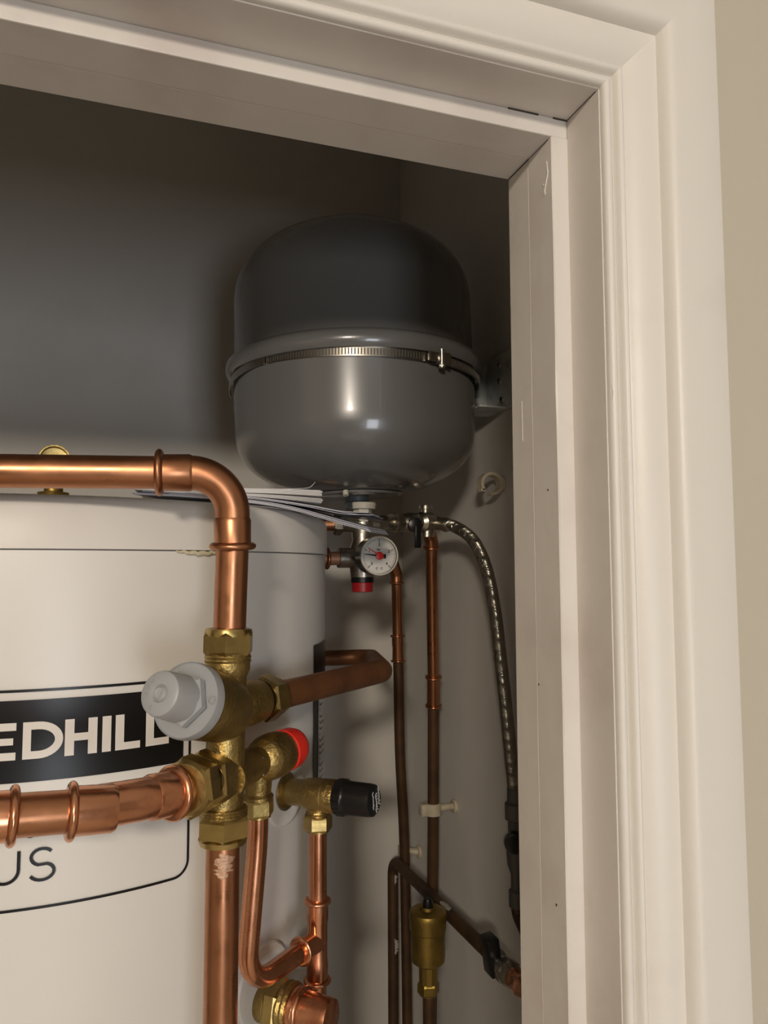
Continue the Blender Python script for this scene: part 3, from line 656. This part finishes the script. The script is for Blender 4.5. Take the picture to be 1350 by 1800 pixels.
def band_pt(a, r, z): return V((VC.x + r*math.cos(a), VC.y + r*math.sin(a), z))
bm = NB()
rb = VR+0.0034; N = 160
for zo, a0, a1 in ((0, 0.0, 2*PI),):
    rings = []
    for k in range(N+1):
        a = a0+(a1-a0)*k/N
        rings.append([band_pt(a, rb, ZB-0.0045), band_pt(a, rb+0.0009, ZB-0.0045), band_pt(a, rb+0.0009, ZB+0.0045), band_pt(a, rb, ZB+0.0045)])
    R_ = [[bm.verts.new(p) for p in r] for r in rings[:-1]]; R_.append(R_[0])
    for a, b in zip(R_, R_[1:]):
        for k in range(4): bm.faces.new((a[k], a[(k+1) % 4], b[(k+1) % 4], b[k]))
ob('band', bm, 'steel', vbk)
bm = NB()     # pressed ribs of the worm drive, front half
for k in range(150):
    a = math.radians(178 + k*1.28)
    r1 = rb+0.0008; d = V((math.cos(a), math.sin(a), 0)); tn = V((-d.y, d.x, 0))
    rot = Matrix((tn, d, V((0, 0, 1)))).transposed()
    c = band_pt(a, r1-0.0001, ZB); vs = box(bm, c - V((0.0006, 0.0004, 0.0032)), c + V((0.0006, 0.0004, 0.0032)), rot=rot)
o = ob('band_ribs', bm, 'hosecore', vbk, smooth=False); o['kind'] = 'stuff'
bm = NB(); tail = []     # loose tail of the band hanging off at left
for k in range(15):
    a = math.radians(212 - k*3.6); tail.append(band_pt(a, rb+0.0020+0.0002*k, ZB - 0.0002 - 0.0100*(k/14)**1.2))
rings = [[p + V((0, 0, -0.004)), p + V((-0.0008, -0.0006, -0.004)), p + V((-0.0008, -0.0006, 0.004)), p + V((0, 0, 0.004))] for p in tail]
extrude_profile(bm, None, rings); ob('band_tail', bm, 'steel', vbk)
# worm screw housing
ah = math.radians(-82.5 + 12.5); hd = V((math.cos(ah), math.sin(ah), 0)); ht = V((-hd.y, hd.x, 0)); hc = band_pt(ah, rb+0.0045, ZB)
rot = Matrix((ht, hd, V((0, 0, 1)))).transposed()
bm = NB(); box(bm, hc - V((0.0075, 0.0036, 0.0060)), hc + V((0.0075, 0.0036, 0.0060)), 0.0008, rot=rot); box(bm, hc - ht*0.013 - V((0.006, 0.002, 0.0045)), hc - ht*0.013 + V((0.006, 0.002, 0.0045)), 0.0006, rot=rot)
ob('screw_housing', bm, 'steel', vbk)
bm = NB(); cyl(bm, hc - ht*0.004 - V((0, 0, 0.0085)) + hd*0.002, hc - ht*0.004 + V((0, 0, 0.0085)) + hd*0.002, 0.0028); hexnut(bm, hc - ht*0.004 - V((0, 0, 0.0095)) + hd*0.002, (0, 0, 1), 0.0036, 0.003); ob('clamp_screw', bm, 'screw', vbk, angle=25)

# ================================================================== MANIFOLD UNDER THE VESSEL
MX, MY = 0.2490, 0.7950
mf = thing('safety_manifold', 'nickel plated valve block under the vessel with white nylon stub and dark red cap', 'valve', (MX, MY, 1.675))
def mz(py): return 1.7 + (998-py)/1308*0.835
bm = NB(); lathe(bm, [(mz(895), 0.0145), (mz(887), 0.0155), (mz(884), 0.0150)], (MX, MY, 0), (0, 0, 1))
lathe(bm, [(mz(920), 0.0085), (mz(912), 0.0100), (mz(895), 0.0105)], (MX, MY, 0), (0, 0, 1), 6, ph=0.4); ob('nylon_stub', bm, 'nylon', mf, angle=25)
zc_ = 1.7485
bm = NB()
lathe(bm, [(mz(1014), 0.0130), (mz(985), 0.0150), (mz(960), 0.0140), (mz(950), 0.0115), (mz(935), 0.0125), (mz(918), 0.0125)], (MX, MY, 0), (0, 0, 1))
cyl(bm, (MX-0.030, MY, zc_), (MX+0.018, MY+0.002, zc_), 0.0092); cyl(bm, (MX, MY, 1.7110), (MX-0.028, MY, 1.7110), 0.0110)
cyl(bm, (MX+0.003, MY, 1.7125), (MX+0.003, MY-0.035, 1.7125), 0.0100)
ob('body', bm, 'nickel', mf)
bm = NB(); hexnut(bm, V((MX-0.034, MY, zc_)), (1, 0, 0), 0.0125, 0.010); ob('nut', bm, 'nickel', mf, angle=25)
bm = NB(); cyl(bm, (MX, MY, mz(1014)), (MX, MY, mz(1023)), 0.0128); ob('cap_collar', bm, 'blackp', mf)
bm = NB(); lathe(bm, [(mz(1040), 0.0100), (mz(1039), 0.0115), (mz(1024), 0.0120), (mz(1022), 0.0110)], (MX, MY, 0), (0, 0, 1), 24); ob('cap', bm, 'redd', mf)
# --- pressure gauge
GX, GY, GZ = (0.2481,0.7350,1.7125)
gg = thing('pressure_gauge', 'round white pressure gauge with red and black needles in front of the valve block', 'gauge', (GX, GY, GZ-0.02))
gr = 0.0200; ga = V((0, -1, 0)); gc = V((GX, GY, GZ))
bm = NB(); lathe(bm, [(-0.024, 0.0150), (-0.022, gr*0.985), (-0.001, gr*1.0), (0.0015, gr*1.03), (0.0028, gr*1.0), (0.0028, gr*0.93), (0.0005, gr*0.925), (0.0005, 0)], gc, ga, 56); ob('case', bm, 'blackp', gg)
bm = NB(); lathe(bm, [(0.0012, gr*1.035), (0.0035, gr*1.02), (0.0040, gr*0.99), (0.0040, gr*0.935), (0.0008, gr*0.93)], gc, ga, 56, cap=(False, False)); ob('bezel', bm, 'nylon', gg)
bm = NB(); lathe(bm, [(0.0007, gr*0.94), (0.0009, 0)], gc, ga, 56, cap=(False, False)); dl = ob('dial', bm, 'gauge', gg)
def dial(a, r, h=0.0013): return gc + V((math.cos(a)*r, -h, math.sin(a)*r))
bm = NB()
for k in range(41):
    a = math.radians(225 - 270*k/40); big = k % 10 == 0; r0 = gr*(0.70 if big else 0.80); r1 = gr*0.90; wv = 0.00032 if big else 0.00017
    t = V((-math.sin(a), 0, math.cos(a)))*wv
    vs = [bm.verts.new(p) for p in (dial(a, r0)-t, dial(a, r1)-t, dial(a, r1)+t, dial(a, r0)+t)]; bm.faces.new(vs)
ob('tick_marks', bm, 'black', dl, smooth=False)['kind'] = 'stuff'
for k, ch in enumerate('01234'):
    a = math.radians(225 - 270*k/4); text_obj(ch, 0.0042, 0.00005, dial(a, gr*0.58), (1, 0, 0), (0, 0, 1), 'black', dl, 'numeral')
text_obj('bar', 0.0030, 0.00005, dial(math.radians(95), gr*0.33), (1, 0, 0), (0, 0, 1), 'black', dl, 'lettering')
text_obj('C   C', 0.0034, 0.00005, dial(math.radians(270), gr*0.66), (1, 0, 0), (0, 0, 1), 'black', dl, 'lettering')
def needle(a, L, wv, mt, h):
    bm = NB(); t = V((-math.sin(a), 0, math.cos(a)))
    vs0 = [dial(a, -gr*0.22, h)-t*wv*1.6, dial(a, L, h)-t*wv*0.5, dial(a, L, h)+t*wv*0.5, dial(a, -gr*0.22, h)+t*wv*1.6]
    lo = [bm.verts.new(p) for p in vs0]; hi = [bm.verts.new(p + V((0, -0.0003, 0))) for p in vs0]
    bm.faces.new(lo); bm.faces.new(hi)
    for k in range(4): bm.faces.new((lo[k], lo[(k+1) % 4], hi[(k+1) % 4], hi[k]))
    return ob('needle', bm, mt, gg, smooth=False)
n_ = needle(math.radians(174), gr*0.80, 0.0007, 'black', 0.0018); n_['label'] = 'black needle'
n_ = needle(math.radians(146), gr*0.74, 0.00055, 'redp', 0.0024); n_['label'] = 'thin red needle'
bm = NB(); lathe(bm, [(0.0015, gr*0.21), (0.0034, gr*0.20), (0.0038, gr*0.10), (0.0038, 0)], gc, ga, 24); ob('hub', bm, 'redp', gg)
bm = NB(); box(bm, gc + V((gr*0.22, -0.0020, -gr*0.14)), gc + V((gr*0.36, -0.0012, gr*0.08)), 0.0002); ob('stop_peg', bm, 'black', gg)
# --- copper stubs at left of the block
cs = thing('copper_pipe', 'short dull copper stub with collar behind the cylinder edge, level with the gauge', 'pipe', (0.215, MY, 1.70))
bm = NB(); cyl(bm, (0.135, MY+0.004, 1.7105), (MX-0.022, MY, 1.7105), 0.0075); ob('pipe_length', bm, 'copper_dull', cs)
collar(cs, (0.2085, MY+0.001, 1.7105), (1, 0, 0), 0.0100, 0.0028)
cs = thing('copper_pipe', 'short bright copper stub entering the valve block just under the drooping booklets', 'pipe', (0.2, MY, 1.745))
bm = NB(); cyl(bm, (0.150, MY+0.004, zc_-0.002), (MX-0.028, MY, zc_), 0.0075); ob('pipe_length', bm, 'copper', cs)
# --- isolating valve chain to the right
i0 = V((0.2727,0.8035,1.7513)); i1 = V((0.3427,0.8374,1.7552)); ia = (i1-i0).normalized(); Li = (i1-i0).length
iv = thing('isolating_valve', 'nickel isolating valve with black lever, right of the gauge', 'valve', i0)
bm = NB()
lathe(bm, [(-0.012, 0.0060), (0.000, 0.0072), (0.004, 0.0090), (0.010, 0.0080), (0.014, 0.0055), (0.019, 0.0055), (0.034, 0.0055), (0.038, 0.0090), (0.042, 0.0110), (0.050, 0.0120), (0.060, 0.0115), (0.064, 0.0085), (Li-0.012, 0.0085), (Li-0.008, 0.0125), (Li+0.006, 0.0130), (Li+0.010, 0.0110)], i0, ia, 32)
cyl(bm, i1, i1 + V((0, 0, 0.017)), 0.0060); cyl(bm, i1 + V((0, 0, 0.016)), i1 + V((0, 0, 0.020)), 0.0085)
cyl(bm, i1 + V((0.002, 0, 0)), i1 + V((0.002, 0, -0.018)), 0.0085)
ob('body', bm, 'nickel', iv)
bm = NB(); hexnut(bm, i0 + ia*0.019, ia, 0.0128, 0.013, ref=(0, 0.5, 1)); ob('nut', bm, 'nickel', iv, angle=25)
lv = i0 + ia*0.052 + V((0.0, -0.012, -0.004)); 
bm = NB(); cyl(bm, lv + V((0, 0.004, 0)), lv + V((-0.002, -0.008, 0)), 0.0085, bev=0.0012)
box(bm, lv + V((-0.0030, -0.010, -0.0270)), lv + V((0.0045, -0.004, 0.000)), 0.0012)
ob('lever', bm, 'blackp', iv)
# --- braided hose
hp = [i1 + ia*0.012, V((0.3624,0.8308,1.7524)), V((0.3727,0.8169,1.7490)), V((0.3849,0.7928,1.7318)), V((0.3910,0.7722,1.6985)), V((0.3920,0.7544,1.6507)), V((0.3920,0.7426,1.5985)), V((0.3943,0.7355,1.5441)), V((0.3959,0.7286,1.4911)), V((0.3975,0.7251,1.4609))]
hose = thing('braided_hose', 'silver braided flexible hose arching from the isolating valve down behind the door frame', 'hose', hp[-1])
hc_ = catmull(hp, 14)
# resample evenly
def resample(P, step):
    out = [P[0]]; acc = 0.0
    for a, b in zip(P, P[1:]):
        L = (b-a).length; 
        while acc + L >= step:
            a = a + (b-a)*((step-acc)/L); L = (b-a).length; out.append(a.copy()); acc = 0.0
        acc += L
    return out
hs = resample(hc_, 0.0020)
bm = NB(); sweep(bm, hs[10:], 0.0068, 24); ob('hose_core', bm, 'hosecore', hose)
# braid: helical strands both ways
bm = NB(); hb_ = hs[10:]
def strand(bm, P, r, turns_per_m, ph, wr):
    t0 = (P[1]-P[0]).normalized(); x = frame(t0)[0]; out = []; L = 0
    for i, p in enumerate(P):
        t = (P[min(i+1, len(P)-1)] - P[max(i-1, 0)]).normalized(); x = (x - t*x.dot(t)).normalized(); y = t.cross(x)
        if i: L += (p-P[i-1]).length
        a = ph + 2*PI*turns_per_m*L; out.append(p + (x*math.cos(a) + y*math.sin(a))*r)
    sweep(bm, out, wr, 4, False)
for k in range(18):
    strand(bm, hb_, 0.0070, 42, 2*PI*k/18, 0.00042); strand(bm, hb_, 0.0070, -42, 2*PI*k/18+0.17, 0.00042)
o = ob('braid', bm, 'steel', hose); o['kind'] = 'stuff'
bm = NB(); a = hs[2]; b = hs[12]; cyl(bm, a, b, 0.0082, bev=0.0008); lathe(bm, [(0, 0.0088), (0.003, 0.0088)], hs[9], hs[10]-hs[9]); ob('ferrule', bm, 'nickel', hose)
# hose tail fittings by the jamb
tf = thing('hose_end_valve', 'dark filling valve at the hose end, half hidden by the door frame', 'valve', hp[-1] + V((0, 0, -0.11)))
e = hp[-1]; dn = V((0.006, 0.002, -1)).normalized()
bm = NB(); lathe(bm, [(-0.004, 0.0082), (0.010, 0.0085), (0.012, 0.0110), (0.028, 0.0110), (0.030, 0.0080), (0.044, 0.0080), (0.05, 0.011), (0.075, 0.0095), (0.085, 0.006), (0.10, 0.006), (0.102, 0.0085), (0.118, 0.0085)], e, dn, 20); ob('body', bm, 'hosecore', tf)
bm = NB(); kk = e + dn*0.048 + V((-0.006, -0.006, 0)); cyl(bm, kk, kk + V((-0.004, -0.010, 0)), 0.0105, bev=0.001); ob('knob', bm, 'blackp', tf)

te = e + dn*0.117
bm = NB(); sweep(bm, fillet([te, te + V((0.001, -0.001, -0.010)), V((0.390, te.y-0.060, te.z-0.030)), V((0.390, te.y-0.060, 1.15))], [0.008, 0.02], 8), 0.0068, 16); ob('tail_pipe', bm, 'copper_brown', tf)

# ================================================================== PIPES ON THE RIGHT WALL
def small_collar(p, c, ax, mt='copper', r=0.0090): 
    bm = NB(); bead(bm, c, ax, r, 0.0022, 0.8); return ob('collar', bm, mt, p)
pt_ = V((0.3574,0.8550,1.7366)); pm = V((0.3756,0.8946,1.5601)); pb = V((0.3925, 0.952, 1.10))
rp = thing('copper_pipe', 'slim copper pipe down the right wall under the isolating valve, joined to older brown pipe', 'pipe', (pb.x, pb.y, 1.0))
j2 = V((0.3804,0.9066,1.5219)); cdir = (pm-pt_).normalized()
bm = NB(); sweep(bm, fillet([i1 + V((0.001, 0.004, -0.006)), i1 + V((0.006, 0.010, -0.008)), pt_ + V((0, 0, 0.0)), pt_ + cdir*0.012], 0.018, 8), 0.0085, 24); ob('elbow', bm, 'copper', rp)
small_collar(rp, pt_ + cdir*0.012, cdir)
bm = NB(); sweep(bm, [pt_ + cdir*0.010, pm], 0.0075, 24); ob('pipe_length', bm, 'copper', rp)
bm = NB(); sweep(bm, [pm, j2], 0.0086, 24); ob('coupling', bm, 'copper', rp); small_collar(rp, pm, cdir); small_collar(rp, j2, cdir)
bm = NB(); sweep(bm, [j2, lerp(j2, pb, 0.4) + V((0.001, 0, 0)), pb, V((pb.x, pb.y, 0.9))], 0.0075, 24); o = ob('pipe_length', bm, 'copper_brown', rp); o['label'] = 'older brown section'
# pipe in the corner
ct = V((0.3674,1.0091,1.6903)); cm = V((0.3726,1.0196,1.6017)); cn = V((0.3742,1.0220,1.5657)); ck = V((0.3904,1.0431,1.2949)); cb = V((0.3962,1.0503,1.0458))
cp = thing('copper_pipe', 'slim copper pipe beside the room corner behind the gauge, brown below its coupling', 'pipe', (cb.x, cb.y, 1.0))
bm = NB(); top = V((0.3472,0.9932,1.7105)); sweep(bm, fillet([top + V((-0.02, -0.03, 0.004)), top + V((0.008, 0.006, 0.004)), ct, ct + V((0, 0, -0.012))], 0.012, 8), 0.0085, 24); ob('elbow', bm, 'copper', cp)
small_collar(cp, ct + V((0, 0, -0.012)), (0, 0, 1))
bm = NB(); sweep(bm, [ct, cm], 0.0075, 24); ob('pipe_length', bm, 'copper', cp)
bm = NB(); sweep(bm, [cm, cm + (cn-cm)*0.35, cm + (cn-cm)*0.45, cn], lambda i, s: (0.0086, 0.0086, 0.0080, 0.0086)[i], 24); ob('coupling', bm, 'copper', cp); small_collar(cp, cm, (0, 0, 1)); small_collar(cp, cn, (0, 0, 1))
bm = NB(); sweep(bm, catmull([cn, lerp(cn, ck, 0.5) + V((-0.002, 0, 0)), ck, cb, V((cb.x, cb.y, 0.95))], 6), 0.0075, 24); o = ob('pipe_length', bm, 'copper_brown', cp); o['label'] = 'older brown section'
# brown pipe rising, then running forward along the wall
wl_ = thing('brown_pipe', 'old brown copper pipe rising by the corner then running forward along the right wall', 'pipe', (0.375, 1.05, 0.95))
w0 = V((0.3750, 1.0500, 0.95)); w1 = V((0.3745, 1.0500, 1.2790)); w2 = V((0.3850,1.0266,1.2839)); w2 = V((0.3800, 1.0200, 1.2800)); w3 = V((0.3725,0.7366,1.2928)); w4 = V((0.3725,0.6958,1.2933))
bm = NB(); sweep(bm, fillet([w0, w1, w3, w4], [0.024, 0.2], 12), 0.0075, 24); w_pipe = ob('pipe_length', bm, 'copper_brown', wl_)
tc_ = V((-0.3, -1, 0.1))
wd = (w3-w1).normalized()
for c_, a_, tw, sp, L_, sd in (((0.3763, 1.0500, 1.160), (0, 0, 1), tc_, 2.4, 0.022, 1), ((0.3765, 1.0500, 1.255), (0, 0, 1), tc_, 1.2, 0.02, 2), (lerp(w1, w3, 0.63), wd, (-0.3, -0.3, 1), 1.5, 0.028, 3)):
    bm = NB(); splat(bm, c_, a_, 0.0075, tw, sp, L_, sd); ob('paint_splash', bm, 'plaster', w_pipe)
# valve with black lever at the front end of it
bv = thing('lever_valve', 'small nickel valve with black lever on the low brown pipe by the door frame', 'valve', w3)
vd_ = (w4-w3).normalized()
bm = NB(); lathe(bm, [(0.000, 0.0085), (0.002, 0.0110), (0.010, 0.0115), (0.016, 0.0095), (0.020, 0.0095), (0.030, 0.0120), (0.040, 0.0120), (0.046, 0.0100)], w3 + vd_*0.004, vd_, 28); hexnut(bm, w3 + vd_*0.030, vd_, 0.0135, 0.012); ob('body', bm, 'nickel', bv, angle=30)
bm = NB(); lc = w3 + vd_*0.006 + V((-0.007, -0.008, 0)); lrot = Matrix.Rotation(math.radians(-8), 3, 'Y')
box(bm, lc - V((0.007, 0.011, 0.011)), lc + V((0.007, 0.009, 0.027)), 0.002, rot=lrot); cyl(bm, lc, lc + V((0.014, 0, 0)), 0.006); ob('lever', bm, 'blackp', bv)
bm = NB(); lathe(bm, [(0.046, 0.0095), (0.050, 0.0105), (0.054, 0.0095), (0.058, 0.0085), (0.066, 0.0105), (0.070, 0.0085), (0.11, 0.0080)], w3, vd_, 24); o = ob('copper_tail', bm, 'copper_new', bv)
# air vent
avt = V((0.3420,0.8370,1.2953)); AX, AY = avt.x, avt.y
def az(py): return avt.z - (py-1608)/1308*0.870
av = thing('air_vent', 'dull brass bottle air vent with small dark cap, low in front of wall pipe', 'air vent', (AX, AY, az(1740)))
bm = NB()
lathe(bm, [(az(1690), 0.0141), (az(1684), 0.0193), (az(1676), 0.0199), (az(1634), 0.0199), (az(1632), 0.0211), (az(1618), 0.0214), (az(1612), 0.0222), (az(1606), 0.0222), (az(1601), 0.0211), (az(1598), 0.0169), (az(1597), 0.0099), (az(1592), 0.0094), (az(1592), 0)], (AX, AY, 0), (0, 0, 1), 56)
ob('float_chamber', bm, 'brass_dark', av)
bm = NB(); lathe(bm, [(az(1597), 0.0056), (az(1594), 0.0064), (az(1584), 0.0060), (az(1578), 0.0047), (az(1578), 0)], (AX-0.001, AY-0.003, 0), (0, 0, 1), 20); ob('cap', bm, 'blackp', av)
bm = NB(); lathe(bm, [(az(1722), 0.0108), (az(1692), 0.0113), (az(1688), 0.0132)], (AX, AY, 0), (0, 0, 1), 12); ob('stem', bm, 'brass_dark', av, angle=20)
bm = NB(); hexnut(bm, (AX, AY, az(1740)), (0, 0, 1), 0.0128, 0.0130, ref=(1, 1, 0)); ob('nut', bm, 'brass_dark', av, angle=25)
ap = tag(ob('brown_pipe', (lambda b: (sweep(b, [V((AX+0.001, AY, az(1738))), V((AX+0.001, AY, 0.95))], 0.0075, 24), b)[1])(NB()), 'copper_brown'), 'short brown copper pipe directly beneath the brass air vent', 'pipe')
# --- pipe clips
def clip_closed(label, c, toward, gap, name='pipe_clip'):
    c = V(c); t = thing(name, label, 'pipe clip', c, 'white plastic pipe clips on the right wall'); d = V(toward).normalized(); 
    bm = NB(); lathe(bm, [(-0.0075, 0.0078), (-0.0075, 0.0108), (0.0075, 0.0108), (0.0075, 0.0078)], c, (0, 0, 1), 32, cap=(False, False))
    s = d.cross(V((0, 0, 1))); rot = Matrix((d, s, V((0, 0, 1)))).transposed()
    box(bm, c - d*0.0135 - V((0.004, 0.006, 0.0073)), c - d*0.0135 + V((0.004, 0.006, 0.0073)), 0.001, rot=rot)
    ob('ring', bm, 'clip', t)
    bm = NB(); cyl(bm, c + d*0.0095, c + d*(gap-0.003), 0.0042); cyl(bm, c + d*(gap-0.0042), c + d*gap, 0.0085, bev=0.0008); ob('foot', bm, 'clip', t)
    return t
zc1 = (0.3929,0.9236,1.3870)[2]; kf = (1.38-1.10)
cpos = lerp(j2, pb, (j2.z-zc1)/(j2.z-pb.z))
clip_closed('cream plastic clip gripping the brown wall pipe, halfway down, fully closed', cpos, (1, 0, 0), XR-cpos.x-0.0003)
cq = V((0.3765, 1.0520, 1.2860)); 
t = thing('pipe_clip', 'cream plastic clip at the top bend of the brown pipe in the corner', 'pipe clip', cq, 'white plastic pipe clips on the right wall')
cqa = V((0.3920,1.0546,1.2876)); cqb = V((0.4165,1.0463,1.2850))
bm = NB(); cyl(bm, cqa, cqb - V((0.003, 0, 0)), 0.0048); box(bm, cqa - V((0.006, 0.006, 0.007)), cqa + V((0.006, 0.006, 0.006)), 0.001); ob('ring', bm, 'clip', t)
bm = NB(); cyl(bm, cqb - V((0.0050, 0, 0)), cqb - V((0.0005, 0, 0)), 0.0095, bev=0.001); ob('foot', bm, 'clip', t)
ec = thing('pipe_clip', 'empty open cream clip on the right wall under the wall bracket', 'pipe clip', (0.4, 0.78, 1.785), 'white plastic pipe clips on the right wall')
q = V((0.4005,0.7792,1.7975))
bm = NB(); th0 = -125; 
P_ = [q + V((math.cos(math.radians(a))*0.0128, 0, math.sin(math.radians(a))*0.0118)) for a in range(-96, 226, 7)]
rings = []
for p in P_:
    r_ = (p-q).normalized(); rings.append([p - r_*0.0017 - V((0, 0.0065, 0)), p + r_*0.0017 - V((0, 0.0065, 0)), p + r_*0.0017 + V((0, 0.0065, 0)), p - r_*0.0017 + V((0, 0.0065, 0))])
extrude_profile(bm, None, rings)
box(bm, P_[-1] + V((-0.004, -0.0065, -0.002)), P_[-1] + V((0.0015, 0.0065, 0.002)), 0.0008)
ob('ring', bm, 'clip', ec)
bm = NB(); cyl(bm, q + V((0.0115, 0, 0.001)), V((XR-0.002, q.y, q.z+0.001)), 0.0058); cyl(bm, V((XR-0.0035, q.y, q.z+0.001)), V((XR-0.0003, q.y, q.z+0.001)), 0.0095, bev=0.0008); ob('foot', bm, 'clip', ec)
